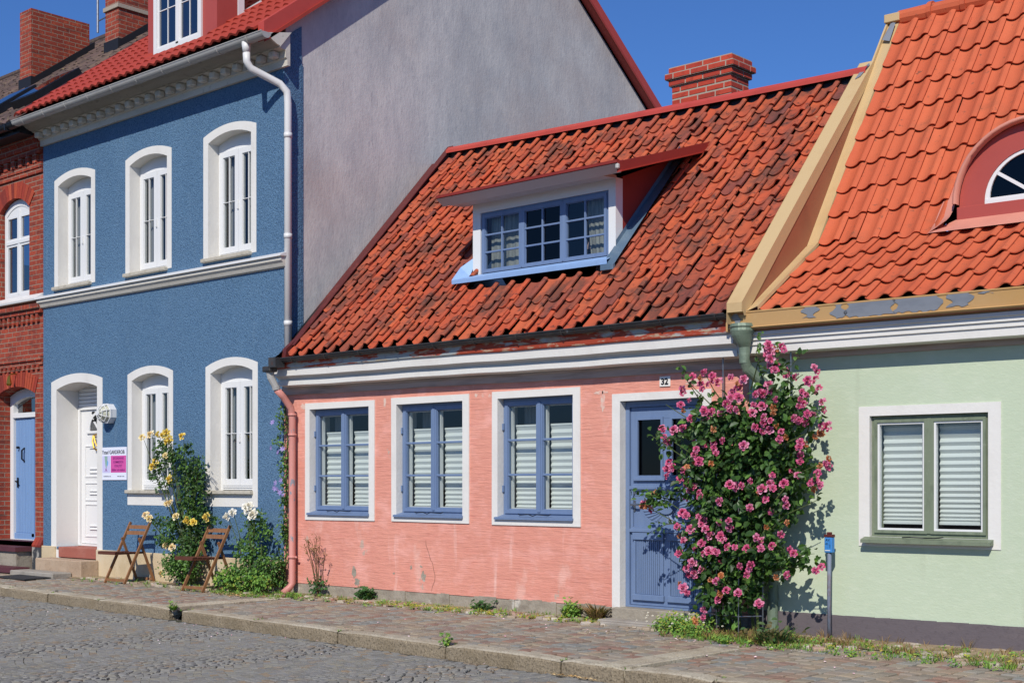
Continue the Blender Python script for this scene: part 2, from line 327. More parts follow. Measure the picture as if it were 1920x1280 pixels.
    def bar(s, a, b, w, t, up=(0, 0, 1)):
        """rectangular bar from a to b, w wide (across), t thick (along up)"""
        a = Vector(a); b = Vector(b); d = (b - a).normalized(); u = Vector(up); sd = d.cross(u).normalized(); u = sd.cross(d)
        V = [p + sd * i * w / 2 + u * j * t / 2 for p in (a, b) for i, j in ((-1, -1), (1, -1), (1, 1), (-1, 1))]
        return s.add(V, [(0, 1, 2, 3), (7, 6, 5, 4), (0, 4, 5, 1), (1, 5, 6, 2), (2, 6, 7, 3), (3, 7, 4, 0)])
    def text(s, body, size, org, right=(1, 0, 0), up=(0, 0, 1), width=None, ext=.001, bold=0):
        cu = bpy.data.curves.new('t', 'FONT'); cu.body = body; cu.size = size; cu.align_x = 'CENTER'; cu.align_y = 'CENTER'; cu.extrude = ext; cu.offset = bold; cu.resolution_u = 3
        ob = bpy.data.objects.new('t', cu); sc.collection.objects.link(ob)
        bpy.context.view_layer.update()
        me = bpy.data.meshes.new_from_object(ob.evaluated_get(bpy.context.evaluated_depsgraph_get()))
        r = Vector(right); u = Vector(up); nn = r.cross(u); o = Vector(org)
        xs = [v.co.x for v in me.vertices]; k = (width / (max(xs) - min(xs))) if width else 1
        ys = [v.co.y for v in me.vertices]; cy = (max(ys) + min(ys)) / 2
        s.add([o + r * v.co.x * k + u * (v.co.y - cy) + nn * v.co.z for v in me.vertices], [tuple(p.vertices) for p in me.polygons])
        bpy.data.objects.remove(ob); bpy.data.curves.remove(cu); bpy.data.meshes.remove(me); return s
    def build(s, name, mat, parent=None, smooth=False, base=None, label=None, kind=None):
        me = bpy.data.meshes.new(name)
        b = Vector(base or (0, 0, 0))
        p = parent
        if parent is not None: b = Vector(BASE[parent.name])
        me.from_pydata([(x - b.x, y - b.y, z - b.z) for x, y, z in s.v], [], s.f)
        for mm in (mat if isinstance(mat, (list, tuple)) else [mat]): me.materials.append(MATS[mm])
        if smooth: me.polygons.foreach_set('use_smooth', [True] * len(me.polygons))
        me.update()
        o = bpy.data.objects.new(name, me); sc.collection.objects.link(o)
        if p is not None: o.parent = p
        else: o.location = b
        BASE[o.name] = tuple(b)
        if label: o['label'] = label
        if kind: o['kind'] = kind
        return o
def thing(name, label, cat, base=(0, 0, 0), frame=(0, 0, 0), group=None):
    """Empty at the base of a thing; child meshes are given in the frame's coordinates"""
    o = bpy.data.objects.new(name, None); sc.collection.objects.link(o); o.empty_display_size = .2
    fx, fy, rz = frame; c, s_ = math.cos(rz), math.sin(rz)
    o.location = (fx + c * base[0] - s_ * base[1], fy + s_ * base[0] + c * base[1], base[2]); o.rotation_euler = (0, 0, rz)
    BASE[o.name] = base; tag(o, label, cat, group); return o
def tag(o, label, cat, group=None):
    o['label'] = label; o['category'] = cat
    if group: o['group'] = group
    return o
def kidof(o, child, parent=None): child.parent = o
def arch(x0, x1, zb, zs, zc, n=10):
    """outline: bottom left, up, arc, bottom right"""
    out = [(x0, zb)]; xc = (x0 + x1) / 2; hw = (x1 - x0) / 2; h = zc - zs
    if h < 1e-6: return out + [(x0, zs)] + [(x0 + (x1 - x0) * k / n, zs) for k in range(1, n)] + [(x1, zs), (x1, zb)]
    rad = (hw * hw + h * h) / (2 * h); a0 = math.asin(hw / rad)
    for k in range(n + 1):
        a = -a0 + 2 * a0 * k / n; out.append((xc + rad * math.sin(a), zs - (rad - h) + rad * math.cos(a)))
    return out + [(x1, zb)]
def wall_band(mb, x0, x1, z0, z1, ops, y0, y1):
    """ops: (xa,xb,zb,zs,zc) openings"""
    cur = x0; e = .006
    for (xa, xb, zb, zs, zc) in sorted(ops):
        xa, xb, zb, zs, zc = xa - e, xb + e, zb - e, zs + e, zc + e
        mb.prism([(cur, z0), (xa, z0), (xa, z1), (cur, z1)], y0, y1)
        if zb > z0 + 1e-4: mb.prism([(xa, z0), (xb, z0), (xb, zb), (xa, zb)], y0, y1)
        a = arch(xa, xb, zb, zs, zc)[1:-1]
        n = len(a)
        for i in range(n - 1):
            mb.prism([a[i], a[i + 1], (a[i + 1][0], z1), (a[i][0], z1)], y0, y1)
        cur = xb
    mb.prism([(cur, z0), (x1, z0), (x1, z1), (cur, z1)], y0, y1)
def tiles(mb, C, nx, ny, prof, th, scal=0, jit=0, K=8, skip=None, over=.12, v1=1.0, deck=None, rise=.012, vstart=0.0):
    """pantiles on the bilinear patch C = (eave-left, eave-right, ridge-left, ridge-right)"""
    E0, E1, R0, R1 = [Vector(c) for c in C]
    def P(u, v): return (E0 * (1 - u) + E1 * u) * (1 - v) + (R0 * (1 - u) + R1 * u) * v
    for j in range(ny):
        for i in range(nx):
            u0, u1 = i / nx, (i + 1) / nx; v0 = vstart + (v1 - vstart) * j / ny; v2 = vstart + (v1 - vstart) * (j + 1) / ny
            c = P((u0 + u1) / 2, (v0 + v2) / 2)
            if skip and skip(c): continue
            nr = ((E1 - E0).cross(R0 - E0)).normalized()
            if deck is not None:
                k = .03; q = [P(u0, v0), P(u1, v0), P(u1, v2), P(u0, v2)]; deck.quad(*[p - nr * k for p in q])
            du = jit * R.uniform(-1, 1) / nx * .35; dv = jit * R.uniform(-1, 1) / ny * .3; tl = jit * R.uniform(-1, 1) * .008; tt = jit * R.uniform(0, 1) * .008
            dv2 = over / ny * 1.0; e0 = -.05 if rise >= .03 else 0
            V = []
            for r, (v, hh) in enumerate(((v0 + dv, rise + th + tt), ((v0 + v2) / 2 + dv, rise * .5 + th + tt), (min(v2 + dv + dv2, 1.02), th))):
                for k in range(K + 1):
                    t = k / K; h = prof(t)
                    vv = v - (scal / ny * max(0, math.sin(math.pi * min(1, t / .74))) ** .75 if r == 0 else 0)
                    V.append(P(u0 + du + (u1 - u0) * (e0 + t * (1.03 - e0)), vv) + nr * (h + hh + tl * (t - .5)))
            n = K + 1
            low = [V[k] - nr * th for k in range(n)]
            F = [(r * n + k, r * n + k + 1, (r + 1) * n + k + 1, (r + 1) * n + k) for r in (0, 1) for k in range(K)]
            F += [(3 * n + k, 3 * n + k + 1, k + 1, k) for k in range(K)]
            side = [V[K] - nr * th, V[n + K] - nr * th, V[2 * n + K] - nr * th]
            F += [(K, 4 * n, 4 * n + 1, n + K), (n + K, 4 * n + 1, 4 * n + 2, 2 * n + K)]
            mb.add(V + low + side, F)
def leafcloud(mb, blobs, n, size, seed=1, shell=.4, cluster=3, up=.5, out=(0, -1, 0), asp=.62, ymax=None, zmin=None):
    rr = random.Random(seed); o = Vector(out)
    vol = [b[3] * b[5] for b in blobs]; tot = sum(vol)
    for b, vv in zip(blobs, vol):
        for _ in range(max(1, int(n * vv / tot))):
            d = Vector((rr.gauss(0, 1), rr.gauss(0, 1), rr.gauss(0, 1))).normalized() * (rr.random() ** shell) * rr.uniform(.75, 1.08)
            c = Vector((b[0] + d.x * b[3], b[1] + d.y * b[4], b[2] + d.z * b[5]))
            if zmin is not None and c.z < zmin: continue
            ax = (d + o * .5 + Vector((rr.uniform(-1, 1), rr.uniform(-1, 1), rr.uniform(-1, 1))) * .8).normalized()
            for k in range(cluster):
                leaf(mb, c + Vector((rr.uniform(-1, 1), rr.uniform(-1, 1), rr.uniform(-1, 1))) * size * (.8 if cluster > 1 else 0), ax, size * rr.uniform(.6, 1.15), rr, up, o, asp, ymax)
def leaf(mb, c, ax, L, rr, up, o, asp, ymax=None):
    nrm = (o * .6 + Vector((0, 0, 1)) * up + Vector((rr.uniform(-1, 1), rr.uniform(-1, 1), rr.uniform(-1, 1))) * .75).normalized()
    d = (ax + Vector((rr.uniform(-1, 1), rr.uniform(-1, 1), rr.uniform(-.9, .4))) * .9); d = d - nrm * d.dot(nrm)
    if d.length < 1e-3: return
    d.normalize(); s_ = d.cross(nrm); w = L * asp / 2; f = w * .35
    if ymax is not None and c.y > ymax: c.y = ymax - rr.uniform(0, .05)
    p = [c, c + d * L * .3 + s_ * w + nrm * f, c + d * L * .68 + s_ * w * .85 + nrm * f, c + d * L - nrm * f * .5, c + d * L * .68 - s_ * w * .85 + nrm * f, c + d * L * .3 - s_ * w + nrm * f, c + d * L * .5]
    mb.add(p, [(0, 1, 2, 6), (6, 2, 3), (6, 3, 4), (0, 6, 4, 5)])
def rose(mb, c, n, r, rr, loose=0):
    """rosette: rings of cupped petals around n"""
    n = Vector(n).normalized(); a = n.orthogonal().normalized(); b = n.cross(a); c = Vector(c)
    for ring, (rad, k, tilt, L) in enumerate(((.92, 6, .45, .66), (.74, 6, .75, .60), (.52, 5, 1.0, .52), (.3, 5, 1.2, .45), (.12, 3, 1.4, .36))):
        if loose and ring > 3: continue
        for i in range(k):
            th = 2 * math.pi * (i + .5 * (ring % 2)) / k + rr.uniform(-.25, .25)
            e = a * math.cos(th) + b * math.sin(th); t = n.cross(e); ti = tilt + rr.uniform(-.15, .15); l = L * r * rr.uniform(.85, 1.15); w = r * (.62 if ring < 2 else .45)
            p0 = c + e * r * max(0, rad - .55) + n * (r * .18 * ring - r * .2)
            dirv = e * math.cos(ti) + n * math.sin(ti)
            p1 = p0 + dirv * l * .6; p2 = p0 + dirv * l - n * (r * .1 if ring < 2 else -r * .05) + e * r * .05
            cup = n * r * .2
            V = [p0 - t * w * .3, p0 + t * w * .3, p1 - t * w * .62 + cup, p1, p1 + t * w * .62 + cup, p2 - t * w * .42 + cup * .6, p2 + e * r * .06, p2 + t * w * .42 + cup * .6]
            mb.add(V, [(0, 3, 2), (0, 1, 3), (1, 4, 3), (2, 3, 6, 5), (3, 4, 7, 6)])
PINKF='1.91,-0.47,2.47 1.87,-0.43,2.44 1.92,-0.45,2.42 1.88,-0.43,2.39 2,-0.39,2.46 2.06,-0.46,2.42 1.95,-0.5,2.34 1.93,-0.38,2.32 1.93,-0.47,2.29 1.97,-0.46,2.25 2,-0.34,2.26 2.05,-0.4,2.21 2.1,-0.32,2.19 2.26,-0.29,2.27 2.27,-0.25,2.23 2.24,-0.36,2.15 2.26,-0.26,2.17 2.21,-0.25,2.13 2.29,-0.26,2.09 2.25,-0.25,2.06 2.16,-0.32,2.06 2.23,-0.38,2.03 2.23,-0.46,1.98 2.27,-0.47,1.94 2.25,-0.53,1.92 2.33,-0.53,1.85 2.3,-0.4,1.85 2.2,-0.52,1.82 2.22,-0.48,1.8 2.26,-0.43,1.78 2.38,-0.36,1.96 2.38,-0.33,1.89 2.4,-0.41,1.75 2.41,-0.32,1.75 2.25,-0.51,1.61 2.06,-0.5,1.71 2.05,-0.52,1.64 1.98,-0.65,1.83 2.03,-0.63,1.8 1.96,-0.63,1.78 1.82,-0.54,1.75 1.93,-0.6,1.71 1.98,-0.57,1.72 2.07,-0.6,1.98 1.81,-0.45,2.07 1.92,-0.45,2.07 1.78,-0.47,2.04 1.84,-0.43,2.05 1.89,-0.43,2.13 1.81,-0.55,1.95 1.91,-0.57,1.93 1.8,-0.55,1.88 1.45,-0.53,1.89 1.56,-0.53,1.92 1.65,-0.58,1.91 1.59,-0.63,1.96 1.49,-0.4,2.08 1.65,-0.54,2.02 1.57,-0.54,2.02 1.56,-0.44,2.11 1.61,-0.43,2.11 1.67,-0.49,2.18 1.35,-0.39,2.18 1.28,-0.4,2.24 1.32,-0.44,2.2 1.28,-0.46,2.16 1.13,-0.34,2.13 1.09,-0.31,2.18 1.22,-0.44,2.27 1,-0.31,2.25 1.03,-0.36,2.18 0.91,-0.34,2.14 0.91,-0.33,2.1 0.94,-0.41,1.99 1.27,-0.49,1.85 1.33,-0.6,1.91 1.38,-0.55,1.9 1.15,-0.55,1.85 0.66,-0.31,1.78 0.73,-0.38,1.7 0.73,-0.33,1.65 0.82,-0.35,1.76 1,-0.46,1.77 1.23,-0.47,1.62 1.53,-0.61,1.64 1.78,-0.66,1.59 1.4,-0.55,1.63 1.55,-0.51,2.21 1.21,-0.55,1.57 1.44,-0.58,1.53 1.4,-0.55,1.58 1.19,-0.55,1.52 1.26,-0.58,1.46 0.75,-0.33,1.46 0.85,-0.42,1.41 0.72,-0.31,1.4 0.72,-0.32,1.33 1.02,-0.48,1.38 0.96,-0.45,1.3 1.05,-0.47,1.26 1.13,-0.48,1.23 1.08,-0.47,1.2 1.22,-0.52,1.18 1.22,-0.51,1.14 0.52,-0.28,1.15 0.55,-0.33,1.07 0.47,-0.34,1.07 0.53,-0.31,1.01 1.62,-0.63,1.25 1.74,-0.63,1.24 1.62,-0.54,1.23 1.47,-0.57,1.1 0.99,-0.45,0.99 1.09,-0.54,0.97 1.22,-0.53,0.96 1.26,-0.52,0.92 2.27,-0.56,1.57 2.24,-0.48,1.5 2.23,-0.48,1.45 2.45,-0.43,1.43 2.43,-0.34,1.41 2.37,-0.42,1.35 2.21,-0.48,1.33 2.13,-0.57,1.26 2,-0.55,1.33 1.98,-0.55,1.26 2.06,-0.64,1.22 1.85,-0.66,1.28 1.91,-0.57,1.21 1.92,-0.53,1.12 2.15,-0.58,1.12 2.14,-0.55,1.07 1.8,-0.59,1.05 2.33,-0.48,1.26 2.36,-0.45,1.28 2.39,-0.43,1.25 0.92,-0.44,0.86 1.1,-0.48,0.84 1.32,-0.57,0.85 1.26,-0.55,0.89 1.34,-0.52,0.79 1.62,-0.65,0.93 1.59,-0.59,0.87 1.46,-0.55,0.91 1.02,-0.48,0.74 1.28,-0.57,0.72 1.15,-0.47,0.66 1.3,-0.57,0.63 1.37,-0.59,0.66 1.44,-0.58,0.65 1.47,-0.55,0.79 1.56,-0.64,0.76 1.58,-0.61,0.7 1.66,-0.62,0.7 1.75,-0.56,0.69 1.88,-0.61,0.79 1.89,-0.55,0.76 1.94,-0.64,0.7 2.03,-0.6,0.72 2.08,-0.54,0.82 2.14,-0.49,0.69 2.2,-0.53,0.66 2.41,-0.43,0.55 2.38,-0.48,0.52 2.14,-0.54,0.47 1.84,-0.64,0.55 1.68,-0.56,0.53 1.77,-0.56,0.5 1.81,-0.65,0.47 1.07,-0.5,0.48 1.23,-0.49,0.48 1.15,-0.49,0.44 1.06,-0.44,0.42 1.45,-0.59,0.39 1.03,-0.5,0.3 1.07,-0.5,0.26 1.53,-0.55,0.31 1.48,-0.6,0.23 1.91,-0.62,0.22 1.69,-0.61,0.3 1.29,-0.55,0.12 1.28,-0.55,0.05 0.9,-0.38,0.61 1.16,-0.54,0.54'
WITHF='1.05,-0.52,1.93 2.35,-0.35,1.69 2.32,-0.38,1.66 2.36,-0.33,1.69 2.04,-0.59,1.91 2.02,-0.51,1.76 1.99,-0.52,1.87 1.43,-0.6,1.74 1.94,-0.39,2.44 2.11,-0.5,1.66 1.13,-0.36,2.23 1.59,-0.45,2.15 1.18,-0.53,1.45 0.46,-0.36,1.04 0.52,-0.37,1.05 1.09,-0.53,1.41 1.37,-0.55,1.44 0.62,-0.36,1.17 2.26,-0.43,1.6 2.47,-0.41,1.47 2.35,-0.35,1.41 1.88,-0.57,1.18 2.31,-0.38,1.21 0.91,-0.38,0.77 2.11,-0.49,0.92 1.96,-0.58,0.88 1.54,-0.65,0.45 1.34,-0.52,0.39 1.51,-0.62,0.28 2.07,-0.6,0.45 1.15,-0.48,0.01 0.96,-0.44,0.33 1.18,-0.52,-0.02'
# ================================================================ SETTING
def kerb_y(x): return -1.88 - .073 * (x + 9.13)
def pave_z(x, y): return -.112 - .02 * min(1, max(0, -y / 2.4))
RZ = -.235
def struct(mb, name, mat, smooth=False):
    return mb.build(name, mat, None, smooth, kind='structure')
g_ = MB(); g_.quad((-400, -400, -.42), (400, -400, -.42), (400, 400, -.42), (-400, 400, -.42)); struct(g_, 'ground', 'joint_dirt')
rb = MB()
rb.quad((-60, kerb_y(-60) + .1, RZ - .014), (-60, -40, RZ - .014), (40, -40, RZ - .014), (40, kerb_y(40) + .1, RZ - .014)); struct(rb, 'road_bed', 'road_joint')
pb = MB()
for i in range(40):
    xa, xb = -13 + .5 * i, -12.5 + .5 * i
    pb.quad((xa, kerb_y(xa) + .1, -.150), (xb, kerb_y(xb) + .1, -.150), (xb, .45, -.128), (xa, .45, -.128))
pb.quad((-60, kerb_y(-13) + .1, -.14), (-13, kerb_y(-13) + .1, -.14), (-13, .4, -.12), (-60, .4, -.12)); struct(pb, 'pavement_bed', 'joint_dirt')
sd = MB()
n = 60
for i in range(n):
    xa = -11.4 + 16.5 * i / n; xb = -11.4 + 16.5 * (i + 1) / n
    def ed(x): return -.34 - .1 * math.sin(x * 1.7) - .06 * math.sin(x * 5.1) - (.25 if x > 2.2 else 0) * min(1, (x - 2.2))
    sd.quad((xa, ed(xa), -.113), (xb, ed(xb), -.113), (xb, .4, -.088), (xa, .4, -.088))
struct(sd, 'verge_sand', 'sand')
def sett(mb, c, ex, ey, lx, ly, h, rr, rnd=.25):
    """a worn stone: domed top with dropped edge"""
    V = []; co = [(-1, -1), (1, -1), (1, 1), (-1, 1)]; tz = rr.uniform(-.003, .003) * (1 if rnd < .5 else .5); sx, sy = rr.uniform(-.009, .009), rr.uniform(-.009, .009)
    j = [(rr.uniform(-.09, .09), rr.uniform(-.09, .09)) for _ in co]
    for lev, (k, dz) in enumerate(((1., -.030), (.985, -.007), (.88, 0.))):
        for (a, b), (ja, jb) in zip(co, j):
            p = c + ex * (a + ja) * lx / 2 * k + ey * (b + jb) * ly / 2 * k
            V.append((p.x, p.y, c.z + h + dz + tz + a * sx * .3 + b * sy * .3))
    F = [(8, 9, 10, 11)]
    for l in (0, 4):
        for i in range(4): F.append((l + i, l + (i + 1) % 4, l + 4 + (i + 1) % 4, l + 4 + i))
    mb.add(V, F)
rr = random.Random(5)
ps = MB()
x = -12.6; chan = [(-4.95, -4.55), (1.78, 2.1)]
while x < 5.4:
    wd = rr.uniform(.115, .15)
    y = kerb_y(x) + .20 + rr.uniform(0, .1)
    lim = -.36 - .1 * math.sin(x * 1.7) - rr.uniform(0, .12) - (.22 if x > 2.2 else 0)
    while y < lim:
        ln = rr.uniform(.125, .19); xx = x + .05 * math.sin(y * 1.3 + x * .3) + wd / 2; yy = y + ln / 2
        if not (chan[0][0] - .02 < xx < chan[0][1] - .05) and not (chan[1][0] - .05 < xx < chan[1][1] + .02 and yy < -1.15):
            a = rr.uniform(-.05, .05)
            sett(ps, Vector((xx, yy, pave_z(xx, yy))), Vector((math.cos(a), math.sin(a), 0)), Vector((-math.sin(a), math.cos(a), 0)), wd - .019, ln - .023, 0, rr)
        y += ln
    x += wd
struct(ps, 'pavement', 'sett_brown')
rs = MB()
yy0 = -1.95
row = 0
y = -1.5
while y > -6.8:
    dpt = rr.uniform(.068, .086); x = -13.
    while x < 4.6:
        ln = rr.uniform(.07, .105); xx = x + ln / 2
        ph = (xx + 20) % 1.9 / 1.9; yo = y - .42 * (1 - (2 * ph - 1) ** 2); sl = -.42 * (-(2 * (2 * ph - 1)) * 2 / 1.9)
        if yo - .07 < kerb_y(xx) - .06 and yo > -1.1 + -.42 * xx - 7.3 or (yo < kerb_y(xx) - .06 and xx > -6):
            a = math.atan(sl) * .9 + rr.uniform(-.08, .08)
            if yo < kerb_y(xx) - .075: sett(rs, Vector((xx, yo, RZ)), Vector((math.cos(a), math.sin(a), 0)), Vector((-math.sin(a), math.cos(a), 0)), ln * 1.04 - .015, dpt - .011, 0, rr, .6)
        x += ln * math.cos(math.atan(sl)) ** .5
    y -= dpt
struct(rs, 'road', 'sett_grey')
kb = MB(); xs = [-12.4, -11.3, -10.1, -8.95, -7.7, -6.35, -4.42, -3.0, -1.56, -.02, 1.36, 2.02, 2.85, 4.1, 5.6]
for i, (a, b) in enumerate(zip(xs, xs[1:])):
    g2 = .012 if i != 5 else .27
    if i == 5: b = -4.67
    a += .008; b -= .008
    ya, yb = kerb_y(a), kerb_y(b); dz = rr.uniform(-.006, .006); dy = rr.uniform(-.008, .008)
    V = []; m = 6
    for q in range(m + 1):
        xq = a + (b - a) * q / m; yq = ya + (yb - ya) * q / m + dy; e = (.012 if q in (0, m) else 0); wv = rr.uniform(-.003, .003)
        V += [(xq, yq + .17, -.2), (xq, yq + .17, -.122 + dz - e), (xq, yq + .155, -.112 + dz - e), (xq, yq + .035, -.116 + dz - e + wv), (xq, yq + .01, -.126 + dz - e + wv), (xq, yq + e + wv, -.145 + dz), (xq, yq - .012 + e, -.40)]
    k = 7
    F = [(q * k + j, q * k + j + 1, (q + 1) * k + j + 1, (q + 1) * k + j) for q in range(m) for j in range(k - 1)] + [tuple(range(k)), tuple(m * k + j for j in range(k - 1, -1, -1))]
    kb.add(V, F)
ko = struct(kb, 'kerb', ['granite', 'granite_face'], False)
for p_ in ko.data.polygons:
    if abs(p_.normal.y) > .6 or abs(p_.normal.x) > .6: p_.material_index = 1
ch = MB()
for (xa, xb, yt) in ((-4.93, -4.66, -.5), (1.8, 2.08, -1.2)):
    y0_ = kerb_y(xa) + .0 if xa > 0 else kerb_y(xa) + .02; q = y0_
    while q < yt:
        q2 = min(q + .85, yt); m = (xa + xb) / 2
        pr_ = [(xa, -.2), (xa, -.112), (xa + .01, -.106), (m - .05, -.112), (m, -.124), (m + .05, -.112), (xb - .01, -.106), (xb, -.112), (xb, -.2)]
        ch.prism(pr_, q + .006, q2 - .006); q = q2
struct(ch, 'drain_channel', 'granite')
pe = MB()
for _ in range(420):
    x = rr.uniform(-4.6, 5) if rr.random() < .8 else rr.uniform(-9.6, -4.6); y = rr.uniform(-.5, -.05) if x < 2.2 else rr.uniform(-.8, .1)
    s_ = rr.uniform(.015, .05); a = rr.uniform(0, 3.14)
    sett(pe, Vector((x, y, -.108)), Vector((math.cos(a), math.sin(a), 0)), Vector((-math.sin(a), math.cos(a), 0)), s_ * 2, s_ * 1.5, s_ * .35, rr)
pe.build('pebbles', 'pebble', None, kind='stuff')

# ================================================================ windows and doors (shared builders)
def casement(par, x0, x1, y, z0, z1, mat, nx, nz, fw=.05, bar=.02, dep=.045, gm='glass', label=None, stay=True):
    """one opening sash with glazing bars, its pane as a sub-part"""
    m = MB(); m.ring([(x0, z0), (x0, z1), (x1, z1), (x1, z0)], [(x0 + fw, z0 + fw), (x0 + fw, z1 - fw), (x1 - fw, z1 - fw), (x1 - fw, z0 + fw)], y, y + dep)
    m.ring([(x0 + fw, z0 + fw), (x0 + fw, z1 - fw), (x1 - fw, z1 - fw), (x1 - fw, z0 + fw)], [(x0 + fw + .008, z0 + fw + .008), (x0 + fw + .008, z1 - fw - .008), (x1 - fw - .008, z1 - fw - .008), (x1 - fw - .008, z0 + fw + .008)], y + .012, y + dep - .002)
    for k in range(1, nz):
        z = z0 + fw + (z1 - z0 - 2 * fw) * k / nz; m.bbox(x0 + fw - .002, x1 - fw + .002, y + .004, y + .034, z - bar / 2, z + bar / 2, .003)
    for k in range(1, nx):
        xx = x0 + fw + (x1 - x0 - 2 * fw) * k / nx; m.bbox(xx - bar / 2, xx + bar / 2, y + .002, y + .036, z0 + fw - .002, z1 - fw + .002, .003)
    return m
def blue_window(root, x0, x1, z0, z1, label=None, top=0):
    """outer white band, blue frame with two three-pane sashes, sill, stays, blind"""
    bw = .085
    s = MB(); out = [(x0, z0), (x0, z1), (x1, z1), (x1, z0)]
    inn = [(x0 + bw, z0 + .085), (x0 + bw, z1 - .075), (x1 - bw - .01, z1 - .075), (x1 - bw - .01, z0 + .085)]
    j = [(rr.uniform(-.006, .006), rr.uniform(-.006, .006)) for _ in range(8)]
    out = [(a + p, b + q) for (a, b), (p, q) in zip(out, j)]
    s.ring(out, inn, -.026, .30)
    wf = s.build('window_surround', 'white_paint', root, label=label)
    a, b, c, d = x0 + bw + .002, x1 - bw - .012, z0 + .087, z1 - .077
    f = MB(); f.ring([(a, c), (a, d), (b, d), (b, c)], [(a + .034, c + .04), (a + .034, d - .036), (b - .034, d - .036), (b - .034, c + .04)], .07, .15)
    m = (a + b) / 2; fr = f.build('window', 'blue_wood', root)
    for (p, q) in ((a + .03, m - .002), (m + .002, b - .03)):
        sm = casement(None, p, q, .055, c + .035, d - .032, 'blue_wood', 1, 3, .042, .024)
        sm.bbox(q - .02 if p < m - .2 else p - .004, q + .004 if p < m - .2 else p + .02, .045, .058, c + .05, d - .05, .003)
        sm.build('sash', 'blue_wood', fr)
        gq = MB(); gq.quad((p + .05, .078, c + .09), (q - .05, .078, c + .09), (q - .05, .078, d - .09), (p + .05, .078, d - .09)); gq.build('pane', 'glass', fr)
        iw = MB(); iw.ring([(p + .03, c + .07), (p + .03, d - .06), (q - .03, d - .06), (q - .03, c + .07)], [(p + .058, c + .095), (p + .058, d - .09), (q - .058, d - .09), (q - .058, c + .095)], .115, .15); iw.build('inner_sash', 'white_frame', fr)
        bl = MB(); zt = d - .3; k = 30; V = []
        for i in range(k + 1):
            z = c + .07 + (zt - c - .07) * (i / k) ** 1.25; yy = .19 + (.016 if i % 2 else 0)
            V += [(p + .045, yy, z), (q - .045, yy, z)]
        bl.add(V, [(2 * i, 2 * i + 1, 2 * i + 3, 2 * i + 2) for i in range(k)]); bl.bbox(p + .045, q - .045, .185, .21, zt, zt + .022, .003); bl.build('blind', 'blind', fr)
    si = MB(); si.prism([(-.055, c - .03), (-.055, c - .008), (.07, c + .022), (.07, c - .03)], a - .03, b + .012, 'x'); si.build('window_sill', 'blue_wood', root)
    st = MB()
    for sgn in (-1, 1): st.tube([(m, -.05, c + .012), (m + sgn * .06, -.055, c + .03), (m + sgn * .2, -.03, c + .02), (m + sgn * .23, -.02, c + .035)], .005, 5)
    st.build('window_stay', 'dark_metal', fr)
    for z in (c + .3, d - .3): hg = MB(); hg.box(a + .0, a + .022, .045, .07, z - .035, z + .035); hg.build('hinge', 'blue_wood', fr)
    # curtain drawn behind the upper panes
    cu = MB(); V = []; k = 26; xa, xb = a + .1, a + .34
    for i in range(k + 1):
        t = i / k; V += [(xa + (xb - xa) * t, .30 + .02 * math.sin(t * 30), c + .1), (xa + (xb - xa) * t, .30 + .02 * math.sin(t * 30), d)]
    cu.add(V, [(2 * i, 2 * i + 2, 2 * i + 3, 2 * i + 1) for i in range(k)]); cu.build('curtain', 'grey_curtain', fr, True)
def pvc_window(root, x0, x1, zb, zs, zc, lab=None, deepsill=True, card=None, rev='white_paint'):
    """arched white plaster surround with a white two-light window set back in it; x0.. are the opening"""
    ow = .13; oz = .105
    s = MB(); zo = zb - (.21 if deepsill else .02)
    O_ = arch(x0 - ow + .02, x1 + ow - .02, zo, zs + oz - .01, zc + oz); I_ = arch(x0, x1, zb - (.0 if deepsill else 0), zs, zc)
    s.ring(O_, I_, -.016, .24); s.build('window_surround', 'white_paint', root, label=lab)
    y = .155
    f = MB(); f.ring([(x0 + .003, zb), (x0 + .003, zs - .01), (x1 - .003, zs - .01), (x1 - .003, zb)], [(x0 + .055, zb + .08), (x0 + .055, zs - .12), (x1 - .055, zs - .12), (x1 - .055, zb + .08)], y, y + .07)
    m = (x0 + x1) / 2
    A = arch(x0 + .003, x1 - .003, zs - .012, zs, zc); f.prism(A, y + .005, y + .06)
    fr = f.build('window', 'white_frame', root)
    for (p, q) in ((x0 + .05, m - .002), (m + .002, x1 - .05)):
        cs = casement(None, p, q, y - .022, zb + .07, zs - .11, 'w', 2, 2, .078, .010, .05); cs.build('sash', 'white_frame', fr)
        gq = MB(); gq.quad((p + .05, y + .0, zb + .12), (q - .05, y + .0, zb + .12), (q - .05, y + .0, zs - .16), (p + .05, y + .0, zs - .16)); gq.build('pane', 'glass', fr)
        V = []; k = 22; cu = MB(); xa, xb = p + .04, p + .04 + (q - p) * (.55 if p < m - .1 else .42)
        for i in range(k + 1):
            t = i / k; V += [(xa + (xb - xa) * t, y + .10 + .018 * math.sin(t * 26), zb + .05), (xa + (xb - xa) * t, y + .10 + .018 * math.sin(t * 26 + .4), zs - .05)]
        cu.add(V, [(2 * i, 2 * i + 2, 2 * i + 3, 2 * i + 1) for i in range(k)]); cu.build('curtain', 'grey_curtain', fr, True)
    hd = MB(); hd.bbox(m - .01, m + .01, y - .045, y - .02, zb + .5 * (zs - zb) - .14, zb + .5 * (zs - zb) - .02, .003); hd.build('handle', 'white_frame', fr)
    bb = MB()
    for k in range(2): bb.bbox(x0 + .06, x1 - .06, y - .03 - k * .01, y + .01, zb + .012 + (1 - k) * .03, zb + .032 + (1 - k) * .03, .003)
    bb.build('weather_bar', 'white_frame', fr)
    si = MB(); si.bbox(x0 - .10, x1 + .055 - .04, -.075, .18, zb - .045, zb + .004, .006); si.build('window_sill', 'sill_stone', root)
